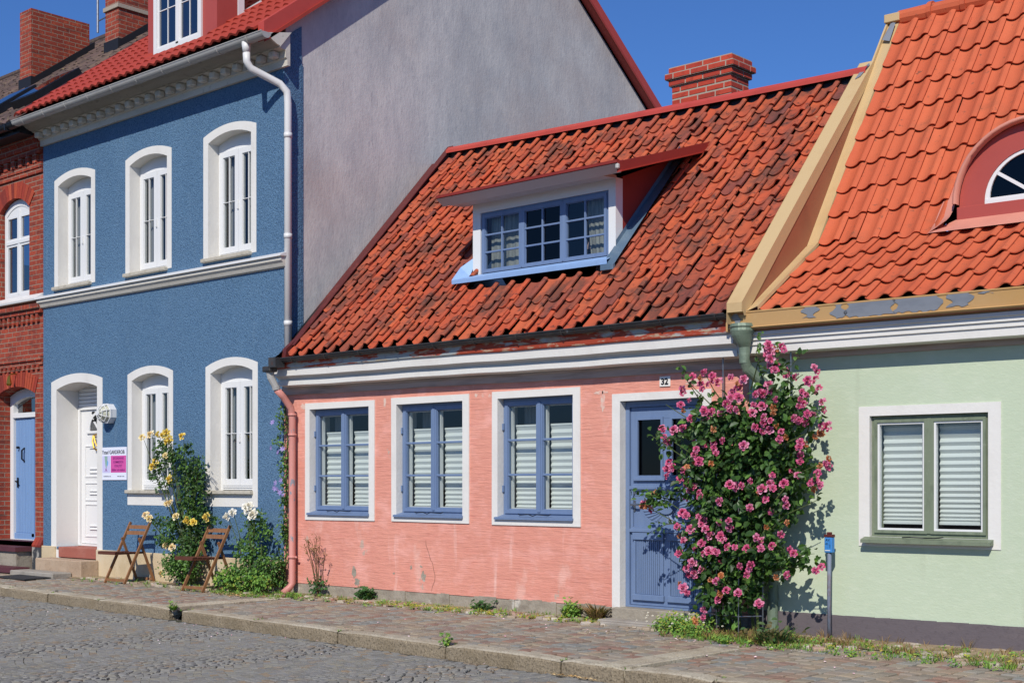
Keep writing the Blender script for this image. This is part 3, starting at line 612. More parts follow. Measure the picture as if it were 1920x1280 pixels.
# ================================================================ BRICK HOUSE
BH = thing('brick_house', 'red brick house with brown roof, white sash window and light blue plank door', 'house', (-13.5, 0, -.11))
XR = -11.40
w1 = MB(); wall_band(w1, -24, XR, -.11, 3.98, [(-12.87, -11.66, .35, 2.69, 2.81)], 0, .3); wall_band(w1, -24, XR, 3.98, 6.72, [(-12.76, -11.84, 4.24, 5.66, 5.83)], 0, .3)
w1.build('wall', 'brick_x', BH)
w2 = MB(); w2.box(-24, XR, 8.2, 8.5, -.11, 6.8); w2.box(-24.3, -24, 0, 8.5, -.11, 6.8); w2.prism([(0.3, -.11), (8.2, -.11), (8.2, 7), (4.2, 10.0), (.3, 7)], XR - .3, XR - .02, 'x'); w2.build('rear_wall', 'brick_y', BH)
bc = MB()
for z, p in ((6.12, .03), (6.2, .045)): bc.box(-24, XR - .001, -p, -.001, z, z + .075)
for z0, z1, p in ((6.42, 6.5, .07), (6.5, 6.6, .11), (6.6, 6.72, .16)): bc.box(-24, XR - .001, -p, -.001, z0, z1)
x = XR - .12
while x > -14.6:
    bc.box(x - .11, x, -.06, -.001, 6.28, 6.42); x -= .23
for z0, z1, p in ((4.0, 4.07, .10), (3.93, 4.0, .06), (3.12, 3.19, .025), (3.19, 3.26, .05)): bc.box(-24, XR - .001, -p, -.001, z0, z1)
x = XR - .1
while x > -14.6:
    bc.box(x - .07, x, -.045, -.001, 3.8, 3.93); bc.box(x - .07, x, -.035, -.001, 3.05, 3.12); x -= .15
bc.build('brick_cornice', 'brick_x', BH)
def brick_arch(x0, x1, zs, zc, h, y, root):
    m = MB(); I = arch(x0, x1, zs - .1, zs, zc, 40)[1:-1]; xc = (x0 + x1) / 2; hw = (x1 - x0) / 2; hh = zc - zs; rad = (hw * hw + hh * hh) / (2 * hh); cz = zc - rad
    nb = int((x1 - x0) / .075) + 2; a0 = math.asin(hw / rad) * 1.04
    for i in range(nb):
        a, b = -a0 + 2 * a0 * i / nb + .004, -a0 + 2 * a0 * (i + 1) / nb - .004
        P4 = [(xc + r * math.sin(t), cz + r * math.cos(t)) for r, t in ((rad, a), (rad, b), (rad + h, b), (rad + h, a))]
        m.prism(P4, y - rr.uniform(0, .004), y + .05)
    m.build('brick_arch', 'brick_piece', root)
brick_arch(-12.76, -11.84, 5.66, 5.83, .25, -.012, BH); brick_arch(-12.87, -11.66, 2.69, 2.81, .25, -.012, BH)
fl = MB(); fl.prism([(-.115, 4.12), (-.12, 4.15), (.0, 4.24), (.0, 4.12)], -24, XR - .002, 'x'); fl.build('string_flashing', 'white_metal', BH)
f = MB(); f.ring(arch(-12.755, -11.845, 4.24, 5.655, 5.825), arch(-12.69, -11.905, 4.31, 5.58, 5.72), .07, .16)
xm = -12.3; f.bbox(xm - .03, xm + .03, .065, .14, 4.3, 5.66, .004); f.bbox(-12.7, -11.9, .06, .14, 5.12, 5.18, .004); f.box(-12.7, -11.9, .08, .14, 5.56, 5.72)
fr = f.build('window', 'white_frame', BH)
for (p, q) in ((-12.69, -12.33), (-12.27, -11.905)):
    for (c, d) in ((4.31, 5.12), (5.18, 5.58)):
        s = MB(); s.ring([(p, c), (p, d), (q, d), (q, c)], [(p + .035, c + .035), (p + .035, d - .035), (q - .035, d - .035), (q - .035, c + .035)], .075, .12); s.build('sash', 'white_frame', fr)
        s = MB(); s.quad((p + .03, .1, c + .03), (q - .03, .1, c + .03), (q - .03, .1, d - .03), (p + .03, .1, d - .03)); s.build('pane', 'glass_mirror', fr)
d = MB(); d.ring(arch(-12.868, -11.662, .35, 2.685, 2.805), arch(-12.76, -11.74, .36, 2.56, 2.66), .22, .36); d.bbox(-12.78, -11.72, .21, .34, 2.33, 2.41, .004); d.build('door_frame', 'white_frame', BH)
d = MB(); d.box(-12.76, -11.74, .27, .33, .36, 2.33)
x = -12.74
while x < -11.76:
    d.bbox(x, x + .085, .25, .275, .46, 2.3, .006); x += .097
d.bbox(-12.76, -11.74, .235, .26, .36, .46, .006); d.box(-12.2, -12.12, .235, .262, .4, 2.3)
dr = d.build('door', 'light_blue_wood', BH)
h = MB(); h.tube([(-12.62, .24, 1.85), (-12.62, .2, 1.85)], .02, 8); h.build('door_bell', 'black', dr)
h = MB(); h.tube([(-12.45, .25, 1.84), (-12.45, .2, 1.80), (-12.45, .2, 1.66), (-12.45, .25, 1.62)], .014, 6); h.build('door_knocker', 'black', dr)
h = MB(); h.tube([(-12.66, .24, 1.30), (-12.66, .2, 1.30), (-12.58, .19, 1.28)], .012, 6); h.box(-12.68, -12.64, .235, .245, 1.2, 1.36); h.build('handle', 'black', dr)
h = MB(); h.quad((-12.76, .3, 2.41), (-11.74, .3, 2.41), (-11.74, .3, 2.66), (-12.76, .3, 2.66)); h.build('transom_pane', 'glass_mirror', BH)
h = MB(); h.tube([(-12.22, -.0, 3.02), (-12.22, -.12, 3.0), (-12.22, -.14, 2.96)], .01, 6); h.tube([(-12.22, -.14, 2.97), (-12.22, -.14, 2.85), (-12.22, -.14, 2.82)], [.02, .045, .03], 8); h.build('porch_lamp', 'brass', BH)
p = MB(); p.box(-24, -12.87, -.03, .0, -.11, .33); p.box(-11.66, -11.385, -.05, 0, -.11, .27); p.build('plinth', 'peeled_plinth', BH)
p = MB()
for i in range(3): p.prism([(-.055, .27), (-.06, .30), (.0, .41), (0, .27)], -11.655 + i * .09, -11.573 + i * .09, 'x')
p.build('plinth_cap', 'brick_piece', BH)
p = MB(); p.box(-12.86, -11.67, .0, .3, .2, .348); p.box(-14, -11.68, -.32, -.002, .2, .27); p.box(-14.2, -11.2, -.6, -.34, -.1, -.02); p.build('step_tile', 'purple_brick', BH)
p = MB(); p.box(-13.9, -11.72, -.28, -.004, -.11, .2); p.build('step_base', 'concrete', BH)
rf = MB(); dk = MB(); pf = lambda t: .02 * math.sin(2 * math.pi * t)
tiles(rf, ((-24, -.45, 6.83), (XR - .02, -.45, 6.83), (-24, 4.22, 10.35), (XR - .02, 4.22, 10.35)), 52, 17, pf, .018, 0, .6, 4, deck=dk)
dk.quad((-24, 4.22, 10.3), (XR, 4.22, 10.3), (XR, 8.9, 6.8), (-24, 8.9, 6.8))
rf.tube([(-24, 4.22, 10.36), (XR, 4.22, 10.36)], .1, 8)
ro = rf.build('roof', 'brown_tile', BH); dk.build('roof_underlay', 'black', BH)
gt = MB(); gt.gutter(-24, XR + .06, -.46, 6.79, .075); gt.prism([(-.39, 6.66), (-.39, 6.8), (.0, 6.8), (0, 6.66)], -24, XR - .005, 'x')
x = -11.6
while x > -15: gt.box(x - .012, x + .012, -.54, -.39, 6.70, 6.8); x -= .42
gt.build('gutter', 'dark_metal', BH)
def on_roof(x, y, h=0):
    n_ = Vector((0, -.602, .798)); return Vector((x, y, 6.83 + .755 * (y + .45))) + n_ * h
for (x0, x1, y0, y1) in ((-12.66, -11.86, .2, .98), (-14.15, -13.3, .15, 1.0)):
    s = MB(); A = [on_roof(x0, y0, .02), on_roof(x1, y0, .02), on_roof(x1, y1, .02), on_roof(x0, y1, .02)]; B_ = [on_roof(x0, y0, .17), on_roof(x1, y0, .17), on_roof(x1, y1, .17), on_roof(x0, y1, .17)]
    s.add(A + B_, [(0, 1, 5, 4), (1, 2, 6, 5), (2, 3, 7, 6), (3, 0, 4, 7), (4, 5, 6, 7)]); sk = s.build('skylight', 'dark_metal', BH)
    s = MB(); s.quad(*[on_roof(a, b, .176) for a, b in ((x0 + .07, y0 + .07), (x1 - .07, y0 + .07), (x1 - .07, y1 - .07), (x0 + .07, y1 - .07))]); s.build('pane', 'glass_dark', sk)
for (x0, x1, y0, y1, zb, zt, lb) in ((-15.72, -15.3, 1.9, 3.1, 8.3, 10.09, 'broad plain brick chimney'), (-13.33, -12.9, 2.25, 3.25, 8.5, 11.3, 'tall brick chimney with narrow band and antenna mast')):
    c = MB(); c.box(x0, x1, y0, y1, zb, zt)
    co = c.build('chimney', 'brick_y', BH, label=lb)
    c = MB(); c.box(x0 - .02, x1 + .02, y0 - .02, y1 + .02, zb, 6.83 + .755 * (y0 + .45) + .22)
    c.prism([(y0, 8.3), (y1 + .1, 8.6), (y1 + .1, 6.83 + .755 * (y1 + .5) + .22), (y0, 6.83 + .755 * (y0 + .45) + .18)], x0 - .024, x1 + .024, 'x'); c.build('chimney_flashing', 'flash_black', co)
    if zt > 11:
        c = MB(); c.box(x0 - .03, x1 + .03, y0 - .03, y1 + .03, 9.63, 9.7); c.build('chimney_band', 'mortar', co)
        c = MB(); c.tube([(-13.5, 2.2, 9.3), (-13.5, 2.2, 11.4)], .02, 6); c.tube([(-13.5, 2.2, 9.5), (-13.3, 2.25, 9.55)], .012, 6); c.build('antenna_mast', 'steel', co)
# ================================================================ BLUE HOUSE
BL = thing('blue_house', 'two-storey blue stucco house with white arched surrounds and bare grey gable', 'house', (-8.4, 0, -.11))
X0, X1 = -11.38, -5.46
low = [(-10.975, -9.81, .30, 2.70, 2.79), (-8.885, -7.965, 1.165, 2.73, 2.82), (-6.98, -6.06, 1.165, 2.73, 2.82)]
upp = [(-10.93, -9.98, 4.27, 5.82, 5.91), (-8.94, -8.0, 4.27, 5.82, 5.91), (-7.03, -6.09, 4.27, 5.82, 5.91)]
w1 = MB(); wall_band(w1, X0, X1 + .046, .27, 4.08, low, -.012, .3); wall_band(w1, X0, X1 + .046, 4.08, 6.6, upp, -.012, .3); w1.build('wall', 'blue_stucco', BL)
w1 = MB(); w1.prism([(.02, -.11), (8.45, -.11), (8.45, 6.95), (4.22, 10.2), (.02, 7.02)], X1 + .001, X1 + .04, 'x'); w1.build('gable_wall', 'grey_render', BL)
w1 = MB(); w1.prism([(-.010, .27), (.27, .27), (.27, 7.1), (-.010, 6.9)], X1 + .0465, X1 + .051, 'x'); w1.build('corner_strip', 'blue_stucco', BL)
w1 = MB(); w1.box(X0, X1, 8.15, 8.45, -.11, 6.95); w1.prism([(.3, -.11), (8.15, -.11), (8.15, 6.9), (4.22, 10.0), (.3, 6.9)], X0, X0 + .2, 'x'); w1.build('rear_wall', 'grey_render', BL)
p = MB(); p.bbox(X0, -10.98, -.045, .0, -.11, .298, .006); p.bbox(-9.80, X1, -.045, .0, -.11, .285, .006); p.build('plinth', 'tan_plinth', BL)
s = MB(); s.ring(arch(-11.13, -9.665, .25, 2.82, 2.925), arch(-10.975, -9.81, .25, 2.70, 2.79), -.018, .375); s.box(-10.985, -10.9, -.02, .2, .0, .25); s.build('door_surround', 'white_paint', BL)
for i, (a, b, c, d, e) in enumerate(low[1:]): pvc_window(BL, a, b, c, d, e)
for i, (a, b, c, d, e) in enumerate(upp): pvc_window(BL, a, b, c, d, e, deepsill=False)
# front door with fan light, letter slots, roller box above
y = .375
d = MB(); d.ring([(-10.972, .30), (-10.972, 2.44), (-9.813, 2.44), (-9.813, .30)], [(-10.92, .33), (-10.92, 2.40), (-9.86, 2.40), (-9.86, .33)], y - .03, y + .05)
for k in range(6): d.bbox(-10.97, -9.815, y - .02 - .0 * k, y + .04, 2.445 + k * .058, 2.497 + k * .058, .006)
d.build('door_frame', 'door_white', BL)
d = MB(); d.bbox(-10.918, -9.862, y, y + .05, .335, 2.395, .004)
for (za, zb, xa, xb) in ((.44, .95, -10.8, -9.98), (1.0, 1.28, -10.8, -9.98), (1.36, 1.85, -10.8, -9.98)):
    d.ring([(xa, za), (xa, zb), (xb, zb), (xb, za)], [(xa + .02, za + .02), (xa + .02, zb - .02), (xb - .02, zb - .02), (xb - .02, za + .02)], y - .012, y + .002)
for z in (.55, .6, 1.09, 1.14, 1.42, 1.48, 1.8):
    d.bbox(-10.66, -10.42, y - .02, y + .002, z, z + .016, .003)
xc, zc = -10.39, 2.07
for k in range(13):
    a, b = math.pi * k / 13, math.pi * (k + 1) / 13
    d.prism([(xc + r * math.cos(t), zc + r * math.sin(t)) for r, t in ((.26, a), (.26, b), (.30, b), (.30, a))], y - .02, y + .002)
for a in (math.radians(45), math.radians(90), math.radians(135)): d.bar((xc + .04 * math.cos(a), y - .006, zc + .04 * math.sin(a)), (xc + .28 * math.cos(a), y - .006, zc + .28 * math.sin(a)), .03, .02, (0, 1, 0))
d.bbox(xc - .34, xc + .34, y - .03, y + .002, zc - .04, zc, .004)
dr = d.build('door', 'door_white', BL)
d = MB(); d.prism([(xc + .26 * math.cos(math.pi * k / 12), zc + .26 * math.sin(math.pi * k / 12)) for k in range(13)], y - .006, y - .003); d.build('fan_light', 'glass_mirror', dr)
d = MB(); d.text('34', .21, (-10.47, y - .014, 2.29), width=.26, ext=.004, bold=.006); d.build('house_number', 'black', dr)
d = MB(); d.tube([(xc - .13, y - .03, 2.0), (xc - .12, y - .05, 1.9), (xc - .06, y - .06, 1.8), (xc, y - .05, 1.77)], .014, 6); d.tube([(xc - .13, y - .03, 2.0), (xc + .1, y - .04, 2.02)], .012, 6); d.tube([(xc - .08, y - .05, 1.99), (xc - .02, y - .06, 1.88), (xc + .05, y - .05, 1.8)], .012, 6); d.build('door_ornament', 'brass', dr)
d = MB(); d.tube([(-10.1, y, 1.22), (-10.1, y - .05, 1.22), (-10.2, y - .06, 1.22)], .011, 6); d.box(-10.13, -10.07, y - .008, y, 1.14, 1.3); d.build('handle', 'dark_metal', dr)
p = MB(); p.bbox(-10.88, -9.82, -.04, .40, .135, .296, .008); p.build('door_step', 'redstone', BL, label='red stone top step')
p = MB(); p.bbox(-11.03, -9.72, -.34, -.046, -.12, .13, .012); p.build('door_step', 'step_stone', BL, label='rough tan middle step')
p = MB(); p.bbox(-11.2, -9.95, -.66, -.345, -.13, -.045, .012); p.build('door_step', 'grey_slab', BL, label='grey bottom slab')
sc_ = MB(); sc_.extr([(-.012, 3.985), (-.05, 4.0), (-.07, 4.04), (-.10, 4.07), (-.10, 4.12), (-.012, 4.13)], X0 - .05, X1 + .10); sc_.build('string_course', 'cream_stone', BL)
sc_ = MB(); sc_.extr([(-.012, 4.185), (-.128, 4.135), (-.13, 4.118), (-.126, 4.118), (-.012, 4.125)], X0 - .07, X1 + .12); sc_.build('string_flashing', 'white_metal', BL)
cp = [(-.012, 6.505), (-.055, 6.505), (-.06, 6.59), (-.085, 6.60), (-.085, 6.69), (-.19, 6.70), (-.20, 6.715), (-.235, 6.72), (-.30, 6.75), (-.36, 6.79), (-.385, 6.80), (-.39, 6.83), (-.012, 6.92)]
c = MB(); c.extr(cp, X0 - .12, X1 + .17); c.extr([(a * 1, b) for a, b in cp[5:]], X0 - .02, X1 + .2); cn = c.build('cornice', 'cream_stone', BL)
x = X0 + .03
while x < X1 - .02:
    c = MB(); c.bbox(x, x + .115, -.185, -.085, 6.605, 6.69, .014); c.build('cornice_dentil', 'cream_stone', BL); x += .2535
c = MB(); c.extr([(.30, 6.5), (-.012, 6.5), (.0, 6.55), (.0, 6.6)], X1 + .046, X1 + .047)
PY, PZ = -.455, 6.84
gt = MB(); gt.gutter(X0 + .1 - .1, X1 + .28, -.47, 6.80, .075, 0)
x = X0 + .3
while x < X1 + .2: gt.tube([(x, -.47 + .078 * math.cos(a), 6.80 + .078 * math.sin(a)) for a in [math.pi + math.pi * k / 8 for k in range(9)]], .007, 5); x += .62
gt.build('gutter', 'gutter_grey', BL)
dp = MB(); dp.tube([(X1 - .12, -.47, 6.76), (X1 - .12, -.47, 6.62)], [.062, .046], 12)
dp.tube([(X1 - .12, -.47, 6.64), (X1 - .12, -.465, 6.52), (X1 - .10, -.42, 6.44), (X1 - .03, -.22, 6.36), (X1 + .05, -.08, 6.29), (X1 + .09, .0, 6.2), (X1 + .095, .012, 6.05), (X1 + .095, .012, 2.75)], .047, 12)
for z in (5.62, 4.35, 3.25): dp.tube([(X1 + .095, .012, z), (X1 + .095, .012, z + .06)], .053, 12)
dp.build('downpipe', 'white_metal', BL, True)
pf = lambda t: .034 * max(0, math.sin(math.pi * t)) ** 1.8
rf = MB(); dk = MB()
bsk = lambda c: (-8.75 < c.x < -7.2 and .25 < c.y < 2.3)
tiles(rf, ((X0 - .03, -.46, 6.86), (X1 + .04, -.46, 6.86), (X0 - .03, 4.22, 10.393), (X1 + .04, 4.22, 10.393)), 33, 16, pf, .03, 0, 0, 6, skip=bsk, over=.02, deck=dk, rise=.022)
dk.quad((X0, 4.22, 10.35), (X1, 4.22, 10.35), (X1, 8.9, 6.8), (X0, 8.9, 6.8)); rf.build('roof', 'metal_tile', BL); dk.build('roof_underlay', 'flash_black', BL)
v = MB()
def bar_poly(x0, x1, zoff, h, y0=-.42, zz=6.86):
    s_ = .755
    v.prism([(y0, zz + (y0 + .46) * s_ + zoff), (4.22, zz + 4.68 * s_ + zoff), (4.22, zz + 4.68 * s_ + zoff + h), (y0, zz + (y0 + .46) * s_ + zoff + h)], x0, x1, 'x')
    v.prism([(4.22, zz + 4.68 * s_ + zoff), (8.9, zz + zoff - .05), (8.9, zz + zoff - .05 + h), (4.22, zz + 4.68 * s_ + zoff + h)], x0, x1, 'x')
bar_poly(X1 + .05, X1 + .17, -.16, .24); v.build('gable_verge', 'red_ridge', BL)
v = MB(); bar_poly(X1 + .172, X1 + .2, -.18, .05); v.build('verge_drip', 'metal_tile', BL)
v = MB(); bar_poly(X0 - .06, X0 + .02, .02, .07); v.build('party_flashing', 'maroon_board', BL)
# dormer of the blue house
yd = .22
d = MB(); d.ring([(-8.83, 7.20), (-8.83, 9.0), (-7.16, 9.0), (-7.16, 7.20)], [(-8.64, 7.38), (-8.64, 8.75), (-7.5, 8.75), (-7.5, 7.38)], yd, yd + .12)
d.box(-7.28, -7.16, yd + .12, yd + .34, 7.3, 9.0); d.box(-8.83, -8.79, yd + .12, 2.6, 7.35, 9.0); d.prism([(yd - .1, 9.0), (3.2, 9.2), (3.2, 9.3), (yd - .1, 9.1)], -8.95, -7.05, 'x')
d.quad((-8.86, yd - .02, 7.40), (-7.13, yd - .02, 7.40), (-7.13, yd - .16, 7.13), (-8.86, yd - .16, 7.13))
do = d.build('dormer', 'salmon_metal', BL)
d = MB(); d.ring([(-8.65, 7.37), (-8.65, 8.76), (-7.49, 8.76), (-7.49, 7.37)], [(-8.57, 7.47), (-8.57, 8.68), (-7.57, 8.68), (-7.57, 7.47)], yd - .03, yd + .06); d.bbox(-8.1, -8.03, yd - .03, yd + .05, 7.44, 8.7, .004)
for p, q in ((-8.57, -8.1), (-8.03, -7.57)):
    d.box((p + q) / 2 - .006, (p + q) / 2 + .006, yd + .0, yd + .015, 7.47, 8.68); d.box(p, q, yd, yd + .015, 8.0, 8.012)
    d.ring([(p, 7.47), (p, 8.68), (q, 8.68), (q, 7.47)], [(p + .03, 7.50), (p + .03, 8.65), (q - .03, 8.65), (q - .03, 7.50)], yd - .01, yd + .02)
d.build('dormer_window', 'white_frame', do)
d = MB(); d.quad((-8.57, yd + .01, 7.47), (-7.57, yd + .01, 7.47), (-7.57, yd + .01, 8.68), (-8.57, yd + .01, 8.68)); d.build('pane', 'glass_mirror', do)
zr = lambda y: 6.86 + .755 * (y + .46)
d = MB(); d.box(-7.21, -7.15, yd + .345, yd + .45, zr(.6) - .05, 9.0)
d.prism([(yd + .45, zr(yd + .45)), (2.9, zr(2.9)), (2.9, zr(2.9) + .035), (yd + .45, zr(yd + .45) + .035)], -7.17, -7.13, 'x'); d.prism([(yd + .45, zr(yd + .45) + .075), (2.9, zr(2.9) + .075), (2.9, zr(2.9) + .10), (yd + .45, zr(yd + .45) + .10)], -7.19, -7.14, 'x')
d.build('cheek_frame', 'white_frame', do)
d = MB(); d.quad((-7.2, yd + .45, zr(yd + .45)), (-7.2, 2.9, zr(2.9)), (-7.2, 2.9, 9.2), (-7.2, yd + .45, 9.0)); d.build('cheek_pane', 'glass_mirror', do)
d = MB(); d.quad((-7.24, yd + .45, 7.4), (-7.24, 2.9, 8.5), (-7.24, 2.9, 9.2), (-7.24, yd + .45, 9.0)); d.build('cheek_lining', 'maroon_board', do)
# wall lamp and shop sign
L = thing('wall_lamp', 'white eight-sided cage lantern fixed to the blue wall beside the white door', 'lamp', (-9.43, 0, 2.28))
def octo(r, a0=math.pi / 8): return [(-9.43 + r * math.cos(a0 + k * math.pi / 4), 2.28 + r * math.sin(a0 + k * math.pi / 4)) for k in range(8)]
l = MB(); l.prism(octo(.15), -.10, -.012); l.ring(octo(.156), octo(.13), -.115, -.095); l.build('lamp_body', 'white_frame', L)
l = MB(); rings = [(.138, -.11), (.125, -.16), (.085, -.21), (.03, -.235)]
for r, yy in rings:
    o_ = octo(r); l.tube([(a, yy, b) for a, b in o_ + o_[:1]], .006, 5, False)
for k in range(8): l.tube([(octo(r)[k][0], yy, octo(r)[k][1]) for r, yy in rings], .006, 5)
l.tube([(-9.43, -.228, 2.28), (-9.43, -.245, 2.28)], .035, 8); l.build('lamp_cage', 'white_frame', L)
l = MB(); V = []
for r, yy in ((.125, -.105), (.112, -.155), (.075, -.198), (.01, -.215)): V += [(a, yy, b) for a, b in octo(r)]
l.add(V, [(q * 8 + k, q * 8 + (k + 1) % 8, (q + 1) * 8 + (k + 1) % 8, (q + 1) * 8 + k) for q in range(3) for k in range(8)]); l.build('lamp_glass', 'lamp_glass', L, True)
S = thing('shop_sign', 'white and magenta shop sign screwed to the blue wall under the lantern', 'sign', (-9.33, 0, 1.31))
xa, xb, za, zb = -9.655, -9.01, 1.312, 1.79
s = MB(); s.bbox(xa, xb, -.026, -.014, za, zb, .002); s.build('sign_board', 'sign_white', S)
s = MB(); s.box(xa + .235, xb - .003, -.028, -.0262, za + .11, za + .355); s.build('magenta_panel', 'sign_pink', S)
s = MB(); s.box(xa + .01, xa + .22, -.028, -.0262, za + .11, za + .355); s.build('picture_panel', 'sign_lilac', S)
s = MB(); s.prism([(xa + .07, za + .35), (xa + .15, za + .35), (xa + .14, za + .25), (xa + .12, za + .17), (xa + .105, za + .17), (xa + .085, za + .25)], -.0295, -.0281); s.build('picture_figure', 'sign_figure', S)
s = MB(); s.prism([(xa + .14, za + .30), (xa + .17, za + .26), (xa + .15, za + .2), (xa + .135, za + .22)], -.0295, -.0281); s.build('picture_cloth', 'sign_blue', S)
s = MB(); s.prism([(xa + .09, za + .175), (xa + .1, za + .15), (xa + .075, za + .125), (xa + .085, za + .125), (xa + .108, za + .147), (xa + .135, za + .125), (xa + .145, za + .13), (xa + .118, za + .155), (xa + .125, za + .175), (xa + .108, za + .16)], -.0295, -.0281); s.build('picture_shoes', 'sign_purple', S)
s = MB(); s.text('Ystad GARDEROB', .08, ((xa + xb) / 2 - .02, -.029, zb - .07), width=.6, ext=.0008, bold=0); s.build('sign_title', 'black', S)
for tx, xx, wd in (('TORSDAGAR 13-18', xa + .14, .2), ('070 538 15 676', xb - .14, .18)): s = MB(); s.text(tx, .02, (xx, -.029, za + .055), width=wd, ext=.0005); s.build('sign_small_print', 'black', S)
for k, (tx, wd) in enumerate((('SECONDHAND', .29), ('KOMMISSION', .26), ('KVALITET', .2), ('kläder och väskor', .35))): s = MB(); s.text(tx, .05, ((xa + .235 + xb) / 2, -.0292, za + .318 - k * .056), width=wd, ext=.0006, bold=.0008); s.build('sign_lettering', 'sign_purple', S)
# ================================================================ PINK HOUSE
PK = thing('pink_house', 'low pink cottage with mossy red tile roof, blue windows and number 32', 'house', (-2, 0, -.11))
sag = lambda x: -.0077 * x - .004 + .003 * math.sin(x * 1.9) + .0016 * math.sin(x * 6.3 + 1)
wins = [(-4.98, -3.71), (-3.412, -2.163), (-1.814, -.58)]
w1 = MB(); ops = [(a + .084, b - .094, .90, 2.176, 2.176) for a, b in wins] + [(-.065, .92, .03, 2.08, 2.08)]
wall_band(w1, -5.412, 1.42, .02, 2.7, ops, -.012, .3); w1.build('wall', 'pink_stucco', PK)
w1 = MB(); w1.box(-5.40, 1.42, 5.0, 5.2, -.11, 2.85); w1.box(-5.41, -5.3, .3, 5.0, -.11, 2.9); w1.box(1.3, 1.42, .3, 5, -.11, 2.8)
w1.box(-5.3, 1.3, .31, 5.0, -.10, -.05)
w1.build('rear_wall', 'interior_dark', PK)
p = MB(); p.box(-5.41, -.18, -.004, .1, -.13, .02); p.box(1.04, 1.42, -.004, .1, -.13, .02)
n = 80
for i in range(n):   # ragged lower edge of the stucco
    xa = -5.41 + 5.22 * i / n; xb = xa + 5.22 / n; z = .0 + .006 * (xa + 5.4) + .008 * math.sin(xa * 9) + rr.uniform(-.006, .006)
    if z > .02: p.box(xa, xb, -.0185, .0, -.12, z)
p.build('plinth', 'concrete', PK)
for i, (a, b) in enumerate(wins): blue_window(PK, a, b, .817, 2.25)
def blot(x0, x1, z0, z1, mat, seed, name='plaster_patch', lab=None, y=-.0135):
    r_ = random.Random(seed); n_ = 18; m_ = MB(); P_ = []
    for i in range(n_):
        a = 2 * math.pi * i / n_; k_ = r_.uniform(.55, 1.1); P_.append(((x0 + x1) / 2 + (x1 - x0) / 2 * math.cos(a) * k_, y - .0003, (z0 + z1) / 2 + (z1 - z0) / 2 * math.sin(a) * k_))
    m_.add(P_ + [((x0 + x1) / 2, y - .0003, (z0 + z1) / 2)], [(i, (i + 1) % n_, n_) for i in range(n_)]); m_.build(name, mat, PK, label=lab)
for i, (x0, x1, z0, z1) in enumerate(((-4.12, -4.04, .12, .29), (-4.08, -3.97, .03, .14), (-2.93, -2.85, .14, .27), (-3.11, -3.07, .27, .33), (-2.95, -2.90, .30, .33), (-3.4, -3.36, .2, .23))): blot(x0, x1, z0, z1, 'concrete', i, lab='bare grey patch where pink plaster has flaked')
for i, (x0, x1, z0, z1) in enumerate(((-3.56, -3.51, 2.14, 2.27), (-2.09, -2.03, 2.2, 2.25), (-1.98, -1.94, 2.2, 2.25), (-1.88, -1.83, 2.18, 2.24), (-.42, -.22, 2.16, 2.20), (-.33, -.26, 1.98, 2.2), (-5.09, -4.98, 2.18, 2.26), (.7, 1.0, 2.19, 2.27))): blot(x0, x1, z0, z1, 'pale_plaster', 20 + i, lab='pale worn patch near the window heads')
m_ = MB(); P_ = [(-2.85, .62), (-2.845, .56), (-2.80, .47), (-2.775, .40), (-2.74, .36), (-2.72, .28), (-2.70, .22), (-2.705, .16), (-2.74, .10), (-2.76, .04)]; V = []
for i, (a_, b_) in enumerate(P_): w_ = .003 if 0 < i < 9 else .001; V += [(a_ - w_, -.0137, b_), (a_ + w_, -.0137, b_)]
m_.add(V, [(2 * i, 2 * i + 1, 2 * i + 3, 2 * i + 2) for i in range(9)]); m_.build('wall_crack', 'crack', PK)
s = MB(); s.ring([(-.165, -.02), (-.165, 2.155), (1.02, 2.155), (1.02, -.02)], [(-.065, -.02), (-.065, 2.08), (.92, 2.08), (.92, -.02)], -.026, .2); s.build('door_surround', 'white_paint', PK)
d = MB(); yd = .065
d.ring([(-.063, .03), (-.063, 2.078), (.918, 2.078), (.918, .03)], [(-.015, .05), (-.015, 2.02), (.87, 2.02), (.87, .05)], yd, .15)
df = d.build('door_frame', 'blue_wood', PK)
d = MB(); y = yd + .02
def frame(m, xa, xb, za, zb, w_, y0, y1): m.ring([(xa, za), (xa, zb), (xb, zb), (xb, za)], [(xa + w_, za + w_), (xa + w_, zb - w_), (xb - w_, zb - w_), (xb - w_, za + w_)], y0, y1)
# leaf as stiles and rails around two panes
X_, W1, W2, X9 = -.013, .075, .79, .868
d.bbox(X_, W1, y, y + .045, .052, 2.018, .003); d.bbox(W2, X9, y, y + .045, .052, 2.018, .003); d.bbox(W1, W2, y, y + .045, 1.90, 2.018, .003); d.bbox(W1, W2, y, y + .045, .052, 1.33, .003); d.bbox(.375, .49, y, y + .045, 1.33, 1.90, .003)
for a, b in ((W1, .375), (.49, W2)):
    frame(d, a - .015, b + .015, 1.315, 1.915, .025, y - .018, y + .004); d.bbox(a - .04, b + .04, y - .03, y + .002, 1.285, 1.318, .004)
frame(d, .0, .86, .80, 1.22, .03, y - .02, y + .002); d.bbox(-.01, .87, y - .032, y + .002, 1.20, 1.235, .004); d.bbox(-.01, .87, y - .032, y + .002, .775, .81, .004)
for a, b in ((.035, .395), (.46, .82)):
    frame(d, a, b, .13, .76, .022, y - .016, y + .002); d.bbox(a - .01, b + .01, y - .03, y + .002, .70, .77, .004); d.bbox(a - .01, b + .01, y - .03, y + .002, .10, .16, .004)
    k = 13
    for i in range(k):
        xx = a + .025 + (b - a - .05) * i / k; d.bbox(xx + .003, xx + (b - a - .05) / k - .004, y - .012, y + .002, .16, .70, .004)
xc, zc = .43, 1.0
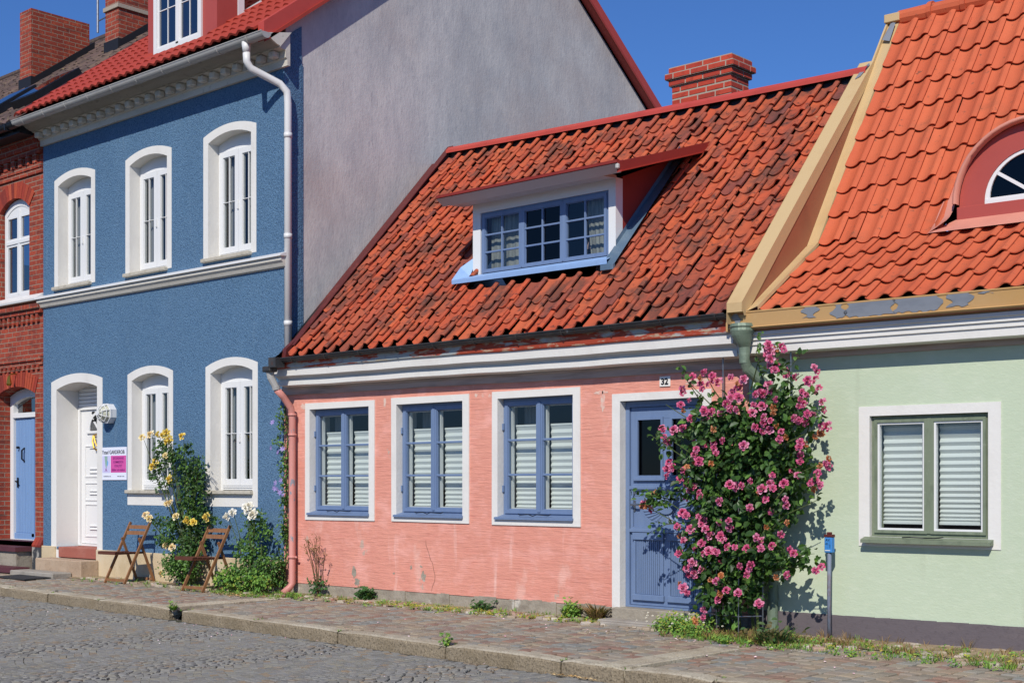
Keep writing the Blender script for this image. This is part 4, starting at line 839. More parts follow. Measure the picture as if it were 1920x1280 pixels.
for i in range(26):
    a = 2 * math.pi * (i + .5) / 26; h = 2 * math.pi / 26 * .40
    V = [(xc + ra * math.cos(t), zc + rb_ * math.sin(t)) for ra, rb_, t in ((.085, .045, a - h), (.29, .135, a - h), (.29, .135, a + h), (.085, .045, a + h))]
    ca = (xc + .19 * math.cos(a), zc + .09 * math.sin(a)); k0 = len(d.v)
    d.add([(p_[0], y + .001, p_[1]) for p_ in V] + [(xc + .1 * math.cos(a), y - .007, zc + .052 * math.sin(a)), (xc + .27 * math.cos(a), y - .012, zc + .125 * math.sin(a))], [(0, 1, 5, 4), (2, 3, 4, 5), (1, 2, 5), (3, 0, 4)])
d.prism([(xc + .08 * math.cos(2 * math.pi * i / 16), zc + .042 * math.sin(2 * math.pi * i / 16)) for i in range(16)], y - .022, y + .001)
dr = d.build('door', 'blue_wood', PK)
g1 = MB()
for a, b in ((W1, .375), (.49, W2)): g1.quad((a, y + .02, 1.33), (b, y + .02, 1.33), (b, y + .02, 1.9), (a, y + .02, 1.9))
g1.build('pane', 'glass_dark', dr)
g1 = MB(); g1.tube([(.03, y, 1.05), (.03, y - .055, 1.05), (.13, y - .06, 1.05)], .011, 7); g1.bbox(.01, .05, y - .012, y, .98, 1.09, .003); g1.build('handle', 'steel', dr)
g1 = MB(); g1.tube([(.03, y, 1.17), (.03, y - .014, 1.17)], .022, 10); g1.build('door_lock', 'steel', dr)
p = MB(); p.bbox(-.11, 1.0, -.10, .18, -.12, .028, .006); p.build('door_sill', 'concrete', PK)
p = MB(); p.bbox(-.14, .95, -.30, -.105, -.13, -.075, .01); p.bbox(-.03, .62, -.40, -.31, -.13, -.085, .01); p.build('door_step', 'grey_slab', PK)
p = MB(); p.bbox(.417, .544, -.024, -.012, 2.20, 2.30, .003); pl = p.build('number_plate', 'plate_white', PK)
p = MB()
p.text('32', .085, (.4805, -.0265, 2.25), width=.085, ext=.0008, bold=.003); p.build('plate_digits', 'black', pl)
# cornice
c = MB(); c.extr([(-.012, 2.33), (-.035, 2.335), (-.04, 2.40), (-.052, 2.41), (-.052, 2.43)], -5.412, 1.42, sag); c.build('frieze', 'frieze', PK)
c = MB(); c.extr([(-.012, 2.425), (-.10, 2.43), (-.135, 2.435), (-.195, 2.438), (-.198, 2.492), (-.17, 2.498), (-.175, 2.51), (-.20, 2.53), (-.225, 2.545), (-.262, 2.55), (-.268, 2.638), (-.012, 2.645)], -5.30, 1.415, sag); c.build('cornice', 'white_paint', PK)
c = MB(); c.extr([(-.012, 2.647), (-.285, 2.640), (-.292, 2.650), (-.308, 2.765), (-.012, 2.77)], -5.30, 1.40, sag); c.build('eaves_board', 'rust_board', PK)
gt = MB(); gt.gutter(-5.02, 1.40, -.345, 2.788, .048, .0015)
for k in range(11): x = -4.8 + k * .61; gt.tube([(x, -.345 + .052 * math.cos(a), 2.788 + .0015 * (x + 5.02) + .052 * math.sin(a)) for a in [math.pi + math.pi * q / 8 for q in range(9)]], .006, 5)
gt.prism([(-.47, 2.68), (-.33, 2.68), (-.33, 2.80), (-.47, 2.80)], -5.14, -5.0, 'x'); gt.bbox(-5.27, -5.12, -.47, -.34, 2.63, 2.70, .01); gt.build('gutter', 'old_gutter', PK)
dp = MB(); dp.tube([(-5.20, -.40, 2.65), (-5.19, -.39, 2.56), (-5.16, -.34, 2.45)], [.052, .046, .042], 10); dp.tube([(-5.16, -.34, 2.46), (-5.16, -.33, 2.42)], .049, 10); dp.build('downpipe_outlet', 'gutter_grey', PK)
dp = MB(); dp.tube([(-5.16, -.33, 2.42), (-5.15, -.24, 2.34), (-5.14, -.12, 2.20), (-5.14, -.10, 2.08), (-5.14, -.10, .02), (-5.15, -.13, -.03), (-5.17, -.22, -.10)], .043, 12)
for z in (2.1, 1.85, .33): dp.tube([(-5.14, -.10, z), (-5.14, -.10, z + .03)], .053, 12)
dp.tube([(-5.09, -.1, .345), (-5.05, -.1, .345)], .012, 6); dp.build('downpipe', 'pink_pipe', PK, True)
# roof
E0, E1, R0, R1 = (-5.0, -.33, 2.845), (1.44, -.36, 2.765), (-4.99, 2.57, 5.80), (1.42, 2.32, 5.54)
E0, E1, R1 = (-5.0, -.25, 2.845), (1.40, -.30, 2.79), (1.38, 2.32, 5.54)
def pant(t): return -.014 * (1 - t / .68) - .020 * math.sin(math.pi * t / .68) if t < .68 else (.037 * math.sin(math.pi / 2 * (t - .68) / .2) if t < .88 else .037 - .014 * ((t - .88) / .12) ** 1.5)
def dsk(c): return -2.66 < c.x < -.50 and .33 < c.y < 1.72 - .0 * c.x
rf = MB(); dk = MB(); tiles(rf, (E0, E1, R0, R1), 26, 15, pant, .015, .22, .28, 12, skip=dsk, deck=dk, over=.45, rise=.030, v1=.985)
dk.quad((-5.3, 2.57, 5.74), (1.4, 2.3, 5.48), (1.4, 5.3, 2.8), (-5.3, 5.3, 2.85)); dk.quad((-5.41, -.2, 2.78), (-4.95, -.2, 2.83), (-4.95, 2.57, 5.72), (-5.41, 2.57, 5.68))
rf.build('roof', 'old_tile', PK); dk.build('roof_underlay', 'black', PK)
v = MB(); v.prism([(2.46, 5.80), (2.5, 5.86), (2.62, 5.885), (2.75, 5.80)], -5.02, -4.98, 'x')
v.v = []; v.f = []
a, b = Vector((-5.0, 2.55, 5.87)), Vector((1.44, 2.30, 5.61)); V = []
for q in range(13):
    c_ = a.lerp(b, q / 12) - Vector((0, 0, .012 * math.sin(math.pi * q / 12)))
    V += [c_ + Vector((0, -.085, -.058)), c_ + Vector((0, -.08, -.015)), c_ + Vector((0, -.03, .03)), c_ + Vector((0, .04, .035)), c_ + Vector((0, .14, -.06))]
v.add(V, [(q * 5 + i, q * 5 + i + 1, q * 5 + 6 + i, q * 5 + 5 + i) for q in range(12) for i in range(4)]); v.build('ridge_cap', 'red_ridge', PK); v = MB(); v.quad((-5.0, 2.50, 5.62), (1.42, 2.25, 5.36), (1.42, 2.29, 5.62), (-5.0, 2.54, 5.88)); v.quad((-5.0, 2.30, 5.48), (1.42, 2.05, 5.22), (1.42, 2.26, 5.47), (-5.0, 2.51, 5.73)); v.build('ridge_board', 'black', PK)
v = MB(); s0, s1 = Vector((0, -.18, 2.88)), Vector((0, 2.60, 5.84))
def vb(xa, xb, o0, o1, lo=Vector((0, 0, 0))):
    v.prism([(s0.y + lo.y, s0.z + o0), (s1.y, s1.z + o0), (s1.y, s1.z + o1), (s0.y + lo.y, s0.z + o1)], xa, xb, 'x')
vb(-5.10, -5.04, -.12, .085); vb(-5.10, -4.99, .085, .10); vb(-5.41, -5.10, -.12, -.09)
v.prism([(-.30, 2.74), (-.18, 2.80), (-.10, 3.06), (-.27, 2.92)], -5.11, -5.04, 'x'); v.quad((-5.415, -.2, 2.78), (-5.10, -.42, 2.80), (-5.10, -.1, 3.0), (-5.415, .1, 3.0))
v.build('verge_board', 'maroon_board', PK)
# chimney
c = MB(); mo = MB(); cx0, cx1, cy0, cy1 = -1.60, -.74, 3.03, 3.42
mo.box(cx0 + .002, cx1 - .002, cy0 + .002, cy1 - .002, 4.6, 6.37)
z = 5.0; row = 0
while z < 6.36:
    top = 6.38 - z; off = .0
    if .07 < top < .155: off = .0
    k = round((6.376 - z) / .0785)
    off = {1: .035, 2: .06, 3: .035}.get(k, 0) if k > 0 else 0
    if k == 1: off = .03
    if k == 2: off = .065
    if k == 3: off = .03
    xa, xb, ya, yb = cx0 - off, cx1 + off, cy0 - off, cy1 + off
    if off: mo.box(xa + .002, xb - .002, ya + .002, yb - .002, z, z + .074)
    def course(p0, p1, dirx):
        L_ = p1 - p0; q = p0 + (0 if row % 2 else -.125)
        while q < p1 - .01:
            s0_, s1_ = max(q, p0), min(q + .24, p1)
            if s1_ - s0_ > .03:
                j = rr.uniform(.002, .005)
                if dirx == 0: c.bbox(s0_, s1_, ya - j, ya + .05, z + .004, z + .063, .004)
                elif dirx == 1: c.bbox(xb - .05, xb + j, s0_, s1_, z + .004, z + .063, .004)
                elif dirx == 2: c.bbox(s0_, s1_, yb - .05, yb + j, z + .004, z + .066, .004)
                else: c.bbox(xa - j, xa + .05, s0_, s1_, z + .004, z + .066, .004)
            q += .256
    course(xa, xb, 0); course(ya + .012, yb, 1); course(xa, xb, 2); course(ya + .012, yb, 3)
    z += .0785; row += 1
co = c.build('chimney', 'chimney_brick', PK); mo.build('chimney_mortar', 'mortar', co)
c = MB(); c.tube([(-.62, 3.3, 5.3), (-.62, 3.3, 5.93)], .008, 5); c.tube([(-.52, 3.3, 5.3), (-.52, 3.3, 5.84)], .006, 5); c.tube([(-.62, 3.3, 5.8), (-.5, 3.3, 5.78)], .004, 5); c.build('antenna', 'steel', PK)
# dormer
D = MB(); yf = .5; xa, xb, za, zb = -2.60, -.525, 3.60, 4.475
D.ring([(xa, za), (xa, zb), (xb, zb), (xb, za)], [(xa + .12, za + .03), (xa + .12, zb - .12), (xb - .095, zb - .12), (xb - .095, za + .03)], yf, yf + .12); do = D.build('dormer', 'white_frame', PK)
zro = lambda x, y: 2.86 + (y + .27) * 1.043 + .0 * x
D = MB(); wa, wb, wz0, wz1 = xa + .122, xb - .097, za + .04, zb - .122
D.ring([(wa, wz0), (wa, wz1), (wb, wz1), (wb, wz0)], [(wa + .028, wz0 + .03), (wa + .028, wz1 - .03), (wb - .028, wz1 - .03), (wb - .028, wz0 + .03)], yf + .015, yf + .09)
L3 = (wb - wa - .056) / 3
for k in (1, 2): D.bbox(wa + .028 + L3 * k - .015, wa + .028 + L3 * k + .015, yf + .0, yf + .08, wz0 + .03, wz1 - .03, .004)
dw = D.build('dormer_window', 'blue_wood', do)
for k in range(3):
    p, q = wa + .026 + L3 * k + (.008 if k else 0), wa + .030 + L3 * (k + 1) - (.008 if k < 2 else 0)
    s = casement(None, p, q, yf + .002, wz0 + .025, wz1 - .025, 'b', 2, 3, .036, .020); s.build('dormer_sash', 'blue_wood', do)
    s = MB(); s.quad((p + .03, yf + .03, wz0 + .05), (q - .03, yf + .03, wz0 + .05), (q - .03, yf + .03, wz1 - .05), (p + .03, yf + .03, wz1 - .05)); s.build('pane', 'glass_dark' if k == 1 else 'glass', do)
D = MB()
for (p, q) in ((wa + .06, wa + .62), (wb - .40, wb - .05)):
    V = []; k = 44
    for i in range(k + 1):
        t = i / k; sw = .08 * (1 if q > -1 else -1)
        V += [(p + (q - p) * t + (0 if q < -1 else .08 * (1 - t)), yf + .12 + .005 * math.sin(t * 34), wz0 + .0), (p + (q - p) * t, yf + .12 + .005 * math.sin(t * 34 + .5), wz1)]
    D.add(V, [(2 * i, 2 * i + 2, 2 * i + 3, 2 * i + 1) for i in range(k)])
D.build('curtain', 'curtain', do, True)
D = MB(); n_ = 20; V = []
for r_, z_ in ((.15, 3.80), (.075, 3.98)):
    for i in range(n_): t = 2 * math.pi * i / n_; r2 = r_ * (1 + (.05 if i % 2 else 0)); V.append((-1.0 + r2 * math.cos(t), .82 + r2 * math.sin(t), z_))
D.add(V, [(i, (i + 1) % n_, n_ + (i + 1) % n_, n_ + i) for i in range(n_)]); D.tube([(-1.0, .82, 3.5), (-1.0, .82, 3.62), (-1.0, .82, 3.82)], [.05, .03, .02], 8); D.build('lamp', 'lamp_shade', do)
D = MB(); xr = xb + .0
D.prism([(yf + .12, zro(0, yf + .12) - .1), (1.80, zro(0, 1.80) - .1), (1.80, 4.95), (yf + .12, 4.50)], xb - .03, xb, 'x'); D.build('dormer_cheek', 'dark_red_board', do); D = MB(); D.prism([(yf + .12, zro(0, yf + .12) - .1), (1.80, zro(0, 1.80) - .1), (1.80, 4.95), (yf + .12, 4.50)], xa, xa + .03, 'x'); D.build('dormer_cheek', 'dark_red_board', do)
D = MB(); D.prism([(.17, 4.50), (1.86, 5.01), (1.86, 5.045), (.17, 4.535)], -2.82, -.225, 'x'); D.prism([(.128, 4.517), (.17, 4.502), (.17, 4.555), (.125, 4.545)], -2.825, -.225, 'x')
for k in range(4): D.prism([(.165, 4.52), (.6, 4.65), (.6, 4.668), (.165, 4.538)], -2.82 + k * .65, -2.80 + k * .65, 'x')
D.build('dormer_roof', 'dark_red_board', do)
D = MB(); D.prism([(.165, 4.44), (1.84, 4.96), (1.84, 5.05), (.165, 4.53)], -.250, -.222, 'x'); D.build('dormer_verge_board', 'dark_red_board', do)
D = MB(); D.prism([(.165, 4.425), (1.84, 4.945), (1.84, 4.96), (.165, 4.44)], -.25, -.19, 'x'); D.build('dormer_verge', 'red_sheet', do)
D = MB(); D.prism([(.135, 4.508), (.16, 4.515), (.27, 4.49), (.25, 4.440)], -2.83, -.26, 'x'); D.prism([(.27, 4.488), (.5, 4.492), (.5, 4.462), (.25, 4.445)], -2.75, xb + .01, 'x'); D.bbox(-.255, -.215, .135, .175, 4.455, 4.51, .01); D.build('dormer_fascia', 'white_fascia', do)
D = MB(); D.quad((xa - .03, yf - .02, za + .05), (xb + .02, yf - .02, za + .05), (xb + .06, .27, 3.575), (xa - .12, .27, 3.585)); D.quad((xa - .12, .27, 3.585), (xb + .06, .27, 3.575), (xb + .06, .275, 3.53), (xa - .12, .275, 3.54))
D.quad((xa - .03, yf - .02, za + .05), (xa - .12, .27, 3.585), (xa - .16, .46, 3.76), (xa - .01, .62, 3.92)); D.build('dormer_apron', 'blue_sheet', do)
D = MB(); q0, q1 = (xb + .0, .36, zro(0, .36) + .03), (xb + .0, 1.82, zro(0, 1.82) + .03)
D.quad((xb - .02, .28, zro(0, .28) + .09), (xb + .15, .28, zro(0, .28) + .09), (xb + .11, 1.66, zro(0, 1.66) + .09), (xb, 1.66, zro(0, 1.66) + .09)); D.quad((xb + .004, .50, zro(0, .5) + .09), (xb + .004, .50, zro(0, .5) + .15), (xb + .004, 1.66, zro(0, 1.66) + .15), (xb + .004, 1.66, zro(0, 1.66) + .09)); D.bbox(xb - .02, xb + .15, .26, .30, zro(0, .28) + .03, zro(0, .28) + .09, .004); D.build('dormer_side_flashing', 'grey_blue_sheet', do)
# ================================================================ GREEN HOUSE
TH = math.radians(2.87)
GF = (1.42, 0, TH)
GH = thing('green_house', 'pale green cottage with new orange tile roof, tan metal gutter and round-headed dormer', 'house', (2.2, 0, -.11), GF)
w1 = MB(); wall_band(w1, .0, 5.5, .095, 2.7, [(1.19, 2.225, .80, 1.845, 1.845)], -.004, .3); w1.build('wall', 'green_stucco', GH)
w1 = MB(); w1.box(.0, 5.5, 5.6, 5.8, -.11, 2.8); w1.box(.0, .15, .3, 5.6, -.11, 2.8); w1.box(5.35, 5.5, .3, 5.6, -.11, 2.8); w1.box(.15, 5.35, .31, 5.6, -.1, -.05); w1.build('rear_wall', 'interior_dark', GH)
p = MB(); V = []
n = 40
for i in range(n):
    xa_ = 5.5 * i / n; xb_ = 5.5 * (i + 1) / n; p.prism([(xa_, -.15), (xb_, -.15), (xb_, .098 + rr.uniform(-.003, .004)), (xa_, .098 + rr.uniform(-.003, .004))], -.018, .1)
p.build('plinth', 'dark_plinth', GH)
s = MB(); s.ring([(1.09, .716), (1.09, 1.928), (2.33, 1.928), (2.33, .716)], [(1.19, .80), (1.19, 1.845), (2.225, 1.845), (2.225, .80)], -.012, .2); s.build('window_surround', 'white_paint', GH)
s = MB(); a, b, c, d_ = 1.192, 2.223, .802, 1.843
s.ring([(a, c), (a, d_), (b, d_), (b, c)], [(a + .032, c + .034), (a + .032, d_ - .036), (b - .032, d_ - .036), (b - .032, c + .034)], .035, .13); s.bbox(1.690, 1.728, .02, .1, c + .03, d_ - .03, .004)
gw = s.build('window', 'green_wood', GH)
for (p_, q) in ((a + .028, 1.694), (1.724, b - .028)):
    s = MB(); frame(s, p_, q, c + .03, d_ - .032, .026, .018, .07); s.build('sash', 'green_wood', gw)
    s = MB(); frame(s, p_ + .025, q - .025, c + .055, d_ - .057, .018, .03, .08); s.build('inner_frame', 'white_frame', gw)
    s = MB(); s.quad((p_ + .03, .055, c + .06), (q - .03, .055, c + .06), (q - .03, .055, d_ - .06), (p_ + .03, .055, d_ - .06)); s.build('pane', 'glass', gw)
    s = MB(); V = []; k = 34; z0_, z1_ = c + .13, d_ - .03
    for i in range(k + 1): z = z0_ + (z1_ - z0_) * (i / k) ** 1.35; V += [(p_ + .035, .13 + (.022 if i % 2 else 0), z), (q - .035, .13 + (.022 if i % 2 else 0), z)]
    s.add(V, [(2 * i, 2 * i + 1, 2 * i + 3, 2 * i + 2) for i in range(k)]); s.bbox(p_ + .035, q - .035, .12, .155, z0_ - .025, z0_, .003); s.build('blind', 'blind', gw)
s = MB(); s.prism([(-.10, .748), (-.10, .776), (.035, .81), (.035, .752)], 1.145, 2.27, 'x'); s.build('window_sill', 'green_wood', GH)
s = MB(); s.tube([(1.52, -.09, .80), (1.6, -.095, .806), (1.7, -.07, .80), (1.80, -.09, .80), (1.88, -.095, .81)], .005, 5); s.build('window_stay', 'dark_metal', gw)
c = MB(); c.extr([(-.004, 2.38), (-.03, 2.385), (-.035, 2.42), (-.045, 2.432)], .0, 5.5); c.build('frieze', 'frieze', GH)
c = MB(); c.extr([(-.004, 2.432), (-.19, 2.437), (-.20, 2.44), (-.202, 2.505), (-.218, 2.512), (-.218, 2.548), (-.236, 2.555), (-.236, 2.59), (-.255, 2.597), (-.255, 2.628), (-.004, 2.64)], .0, 5.5); c.build('cornice', 'white_paint', GH)
gt = MB(); gt.prism([(-.25, 2.634), (-.27, 2.655), (-.31, 2.655), (-.325, 2.80), (-.312, 2.80), (-.30, 2.668), (-.2, 2.668), (-.02, 2.70), (-.02, 2.634)], -.03, 5.5, 'x'); gt.tube([(-.03, -.323, 2.80), (5.5, -.323, 2.80)], .009, 6); gt.bbox(-.06, -.028, -.325, -.2, 2.634, 2.80, .004)
gt.prism([(-.312, 2.645), (-.335, 2.66), (-.315, 2.672), (-.30, 2.66)], -.03, 5.5, 'x'); gt.build('gutter', 'tan_metal', GH)
gt = MB(); gt.prism([(-.30, 2.642), (-.30, 2.652), (-.1, 2.633), (-.1, 2.629)], -.03, 5.5, 'x'); gt.build('gutter_soffit', 'brown_metal', GH)
def patch(u0, u1, z0_, z1_, sd_):
    r_ = random.Random(sd_); k = 9; am = min(.03, (u1 - u0) * .3); f1, f2 = r_.uniform(0, 6), r_.uniform(0, 6)
    L_ = [(u0 + am * math.sin(f1 + i * .9) + r_.uniform(-.008, .008), z0_ + (z1_ - z0_) * i / k) for i in range(k + 1)]; Rr = [(u1 + am * math.sin(f2 + i * .8) + r_.uniform(-.008, .008), z1_ - (z1_ - z0_) * i / k) for i in range(k + 1)]
    nb = max(0, int((u1 - u0) / .03)); L_ = [((u0 + (u1 - u0) * (nb - i) / (nb + 1)), z0_ + r_.uniform(-.006, .014)) for i in range(nb)] + L_
    f_ = lambda z: -.3735 - .0118 * (z - 2.655) / .115 - .0025
    P_ = L_ + Rr
    pt = MB(); pt.add([(u, -.3115 - (z - 2.655) / .145 * .015 - .0035, z) for u, z in P_], [tuple(range(len(P_)))]); pt.build('gutter_bare_patch', 'grey_patch', GH, label='bare grey zinc where tan paint has peeled')
for i, (u0, u1, z0_, z1_) in enumerate(((.02, .075, 2.67, 2.80), (-.05, -.01, 2.76, 2.80), (.72, .84, 2.70, 2.80), (1.0, 1.10, 2.675, 2.80), (1.12, 1.54, 2.672, 2.80), (1.56, 1.95, 2.676, 2.80), (2.02, 2.2, 2.69, 2.80), (2.28, 2.36, 2.775, 2.80))): patch(u0, u1, z0_, z1_, i)
hp = MB(); hx, hy = .10, -.30
hp.tube([(hx, hy, 2.70), (hx, hy, 2.672), (hx, hy, 2.66), (hx, hy, 2.635), (hx + .0, hy, 2.60), (hx + .01, hy + .01, 2.53), (hx + .01, hy + .02, 2.49), (hx + .01, hy + .02, 2.345)], [.108, .118, .108, .114, .098, .066, .050, .048], 20)
hp.tube([(hx + .01, hy + .02, 2.37), (hx + .02, hy + .05, 2.30), (hx + .12, hy + .17, 2.17), (hx + .17, hy + .24, 2.08), (hx + .17, hy + .25, 1.98), (hx + .17, hy + .25, -.1)], .05, 14); hp.build('downpipe', 'hopper_green', GH)
def pg(t): return -.018 * math.sin(math.pi * t / .60) if t < .60 else (.026 * math.sin(math.pi / 2 * (t - .60) / .24) if t < .84 else .026 - .012 * ((t - .84) / .16) ** 1.5)
k0, k1 = (.85, 3.53), (2.78, 6.20)
gsk = lambda c: False
def in_dormer(c):
    u = (c.x - GF[0]) * 1 if False else c.x
    return (u - 2.28) ** 2 + (c.z - 3.75) ** 2 < .74 ** 2 and c.z > 3.64
rf = MB(); dk = MB(); U0, U1 = .287, 5.5
tiles(rf, ((U0, -.26, 2.80), (U1, -.26, 2.80), (U0, k0[0], k0[1]), (U1, k0[0], k0[1])), 26, 4, pg, .010, .05, .2, 10, skip=in_dormer, deck=dk, over=.35, rise=.034)
tiles(rf, ((U0, k0[0], k0[1]), (U1, k0[0], k0[1]), (U0, k1[0], k1[1]), (U1, k1[0], k1[1])), 26, 9, pg, .010, .05, .2, 10, skip=in_dormer, deck=dk, over=.35, rise=.034)
dk.quad((.1, k1[0], k1[1] - .05), (5.5, k1[0], k1[1] - .05), (5.5, 5.9, 2.8), (.1, 5.9, 2.8))
q = U0 - .03
while q < 5.4:
    rf.tube([(q, k1[0] + .02, k1[1] + .045), (q + .36, k1[0] + .02, k1[1] + .04)], [.085, .095], 12); rf.tube([(q + .33, k1[0] + .02, k1[1] + .045), (q + .38, k1[0] + .02, k1[1] + .045)], .108, 12); q += .36
rf.build('roof', 'new_tile', GH); dk.build('roof_underlay', 'black', GH)
# parapet between the two roofs, in tan sheet
m = MB(); top = [(-.33, 2.80), (2.30, 5.60)]; h_ = .10
def PAR(y, z): return (y, z)
m.prism([(-.36, 2.80), (2.36, 5.66), (2.37, 5.715), (-.40, 2.885), (-.40, 2.80)], .0, .150, 'x')
m.prism([(-.33, 2.70), (2.36, 5.50), (2.37, 5.717), (-.402, 2.887), (-.402, 2.70)], -.004, .0, 'x'); m.prism([(-.33, 2.77), (2.36, 5.57), (2.37, 5.717), (-.402, 2.887), (-.36, 2.77)], .150, .154, 'x')
m.build('parapet_cap', 'tan_light', GH)
m = MB(); m.prism([(-.30, 2.72), (k0[0], 3.45), (2.42, 5.62), (2.36, 5.64), (-.33, 2.80)], .03, .146, 'x'); m.build('parapet_side', 'brown_metal', GH)
m = MB()
for (p0, p1) in (((-.33, 2.80), k0), (k0, k1)):
    (ya, za_), (yb, zb_) = p0, p1
    m.add([(.147, ya, za_ + .005), (.27, ya, za_ + .045), (.27, yb, zb_ + .045), (.147, yb, zb_ + .02), (.147, ya, za_ - .05), (.147, yb, zb_ - .05), (.275, ya, za_ + .01), (.275, yb, zb_ + .01)], [(0, 1, 2, 3), (1, 6, 7, 2), (0, 3, 5, 4)])
m.prism([(2.30, 5.52), (2.78, 6.18), (2.84, 6.27), (2.78, 6.27), (2.25, 5.55)], .13, .15, 'x'); m.bbox(.12, .29, 2.70, 2.86, 6.20, 6.29, .006)
m.build('verge_flashing', 'tan_light', GH)
m = MB(); m.quad((.165, 2.56, 5.96), (.262, 2.53, 5.92), (.255, 2.70, 6.16), (.19, 2.74, 6.19)); m.v = [(x_, y_ - .008, z_ + .016) for x_, y_, z_ in m.v]; m.build('flashing_bare_patch', 'grey_patch', GH)
m = MB(); m.add([(.05, 2.14, 5.475), (.10, 2.16, 5.50), (.145, 2.30, 5.645), (.12, 2.34, 5.68), (.07, 2.28, 5.62)], [(0, 1, 2, 3, 4)]); m.v = [(x_, y_ - .006, z_ + .008) for x_, y_, z_ in m.v]; m.build('flashing_bare_patch', 'grey_patch', GH)
# round-headed dormer
D = MB(); uc, zc, ri, ro_, yf = 2.28, 3.77, .43, .655, .93
def semi(r, n=24, z=0): return [(uc + r * math.cos(math.pi * (1 - k / n)), zc + r * math.sin(math.pi * (1 - k / n))) for k in range(n + 1)]
so_, si_ = semi(ro_), semi(ri)
O2 = [(uc - ro_, zc - .02)] + so_ + [(uc + ro_, zc - .02)]; I2 = [(uc - ri, zc - .02)] + si_ + [(uc + ri, zc - .02)]
D.ring(O2, I2, yf, yf + .06, close=False); D.bbox(uc - ro_ - .02, uc + ro_ + .02, yf - .015, yf + .03, zc - .16, zc - .02, .004)
do = D.build('dormer', 'salmon_metal', GH)
D = MB(); o3 = semi(ro_ + .035); o4 = semi(ro_ + .005)
V = [(a, yf - .09, b) for a, b in o3] + [(a, yf + .9, b) for a, b in o3] + [(a, yf - .09, b) for a, b in o4] + [(a, yf + .0, b) for a, b in o4]; n = 25
D.add(V, [(k, k + 1, n + k + 1, n + k) for k in range(24)] + [(k, 2 * n + k, 2 * n + k + 1, k + 1) for k in range(24)] + [(2 * n + k, 3 * n + k, 3 * n + k + 1, 2 * n + k + 1) for k in range(24)])
# flared side flashing following the tiles
rz = lambda y: (k0[1] + (y - k0[0]) * (k1[1] - k0[1]) / (k1[0] - k0[0])) if y > k0[0] else 2.80 + (y + .30) * (k0[1] - 2.80) / (k0[0] + .30)
for sg in (-1, 1):
    V = []
    for t in range(9):
        y_ = yf - .20 + .62 * t / 8; zz = rz(y_) + .06; xw = math.sqrt(max(.02, (ro_ + .03) ** 2 - max(0, zz - zc) ** 2))
        V += [(uc + sg * (xw + .02), y_ + .02, zz + .10 - .05 * t / 8), (uc + sg * (xw + .20 - .06 * t / 8), y_, zz - .01)]
    D.add(V, [(2 * t, 2 * t + 1, 2 * t + 3, 2 * t + 2) for t in range(8)])
D.quad((uc - ro_ - .03, yf - .01, zc - .13), (uc + ro_ + .03, yf - .01, zc - .13), (uc + ro_ + .2, yf - .22, rz(yf - .22) + .07), (uc - ro_ - .20, yf - .22, rz(yf - .22) + .07))
D.build('dormer_hood', 'salmon_light', do, True)
D = MB(); D.ring(I2, [(uc - ri + .045, zc + .03)] + [(uc + (ri - .045) * math.cos(math.pi * (1 - k / 24)), zc + .03 + (ri - .06) * math.sin(math.pi * (1 - k / 24))) for k in range(25)] + [(uc + ri - .045, zc + .03)], yf + .01, yf + .05, close=False)
D.bbox(uc - ri, uc + ri, yf + .008, yf + .05, zc - .02, zc + .032, .003)
for a in (math.radians(142), math.radians(90), math.radians(38)): D.bar((uc, yf + .025, zc + .03), (uc + (ri - .03) * math.cos(a), yf + .025, zc + (ri - .03) * math.sin(a)), .03, .03, (0, 1, 0))
D.build('dormer_window', 'white_frame', do)
D = MB(); D.prism([(uc + (ri - .03) * math.cos(math.pi * k / 24), zc + .02 + (ri - .04) * math.sin(math.pi * k / 24)) for k in range(25)], yf + .03, yf + .034); D.build('pane', 'glass_dark', do)
D = MB(); D.box(uc - .6, uc + .6, 1.6, 1.62, 3.4, 4.4); D.build('dormer_lining', 'interior_dark', do)
# ================================================================ OBJECTS ON THE STREET
def chair(label, loc, rot, group='folding chairs against the blue house'):
    """slatted wooden folding chair, front towards -y; built round its own origin"""
    r = thing('folding_chair', label, 'chair', (0, 0, 0), (loc[0], loc[1], rot), group); r.location.z = loc[2]
    H = .83; W = .21
    for s in (-1, 1):
        a = MB(); a.bar((s * W, -.27, 0), (s * W, .17, H), .022, .036, (0, 1, .3)); a.build('front_leg', 'chair_wood', r)
        b = MB(); b.bar((s * (W - .025), .26, .0), (s * (W - .025), -.0, .62), .02, .034, (0, 1, .3)); b.build('rear_leg', 'chair_wood', r)
    a = MB()
    for k in range(7): a.bbox(-W + .02, W - .02, -.40 + k * .072, -.40 + k * .072 + .066, .430 - k * .004, .446 - k * .004, .004)
    a.box(-W + .025, -W + .045, -.40, .10, .402, .430); a.box(W - .045, W - .025, -.40, .10, .402, .430); a.box(-W + .025, W - .025, -.405, -.39, .402, .44); a.build('seat', 'chair_seat_wood', r)
    for z in (.765, .685):
        t = z / H; y = -.27 + .44 * t; a = MB()
        V = []
        for k in range(9): xx = -W + 2 * W * k / 8; yy = y + .018 * (1 - (2 * k / 8 - 1) ** 2); V += [(xx, yy - .007, z - .026), (xx, yy + .007, z - .026), (xx, yy + .016, z + .026), (xx, yy + .002, z + .026)]
        a.add(V, [(4 * k + i, 4 * k + (i + 1) % 4, 4 * k + 4 + (i + 1) % 4, 4 * k + 4 + i) for k in range(8) for i in range(4)]); a.build('back_slat', 'chair_wood', r)
    a = MB(); a.bar((-W, -.245, .045), (W, -.245, .045), .016, .036); a.build('front_stretcher', 'chair_wood', r)
    a = MB(); a.bar((-W + .03, .245, .04), (W - .03, .245, .04), .016, .036); a.build('rear_stretcher', 'chair_wood', r)
    return r
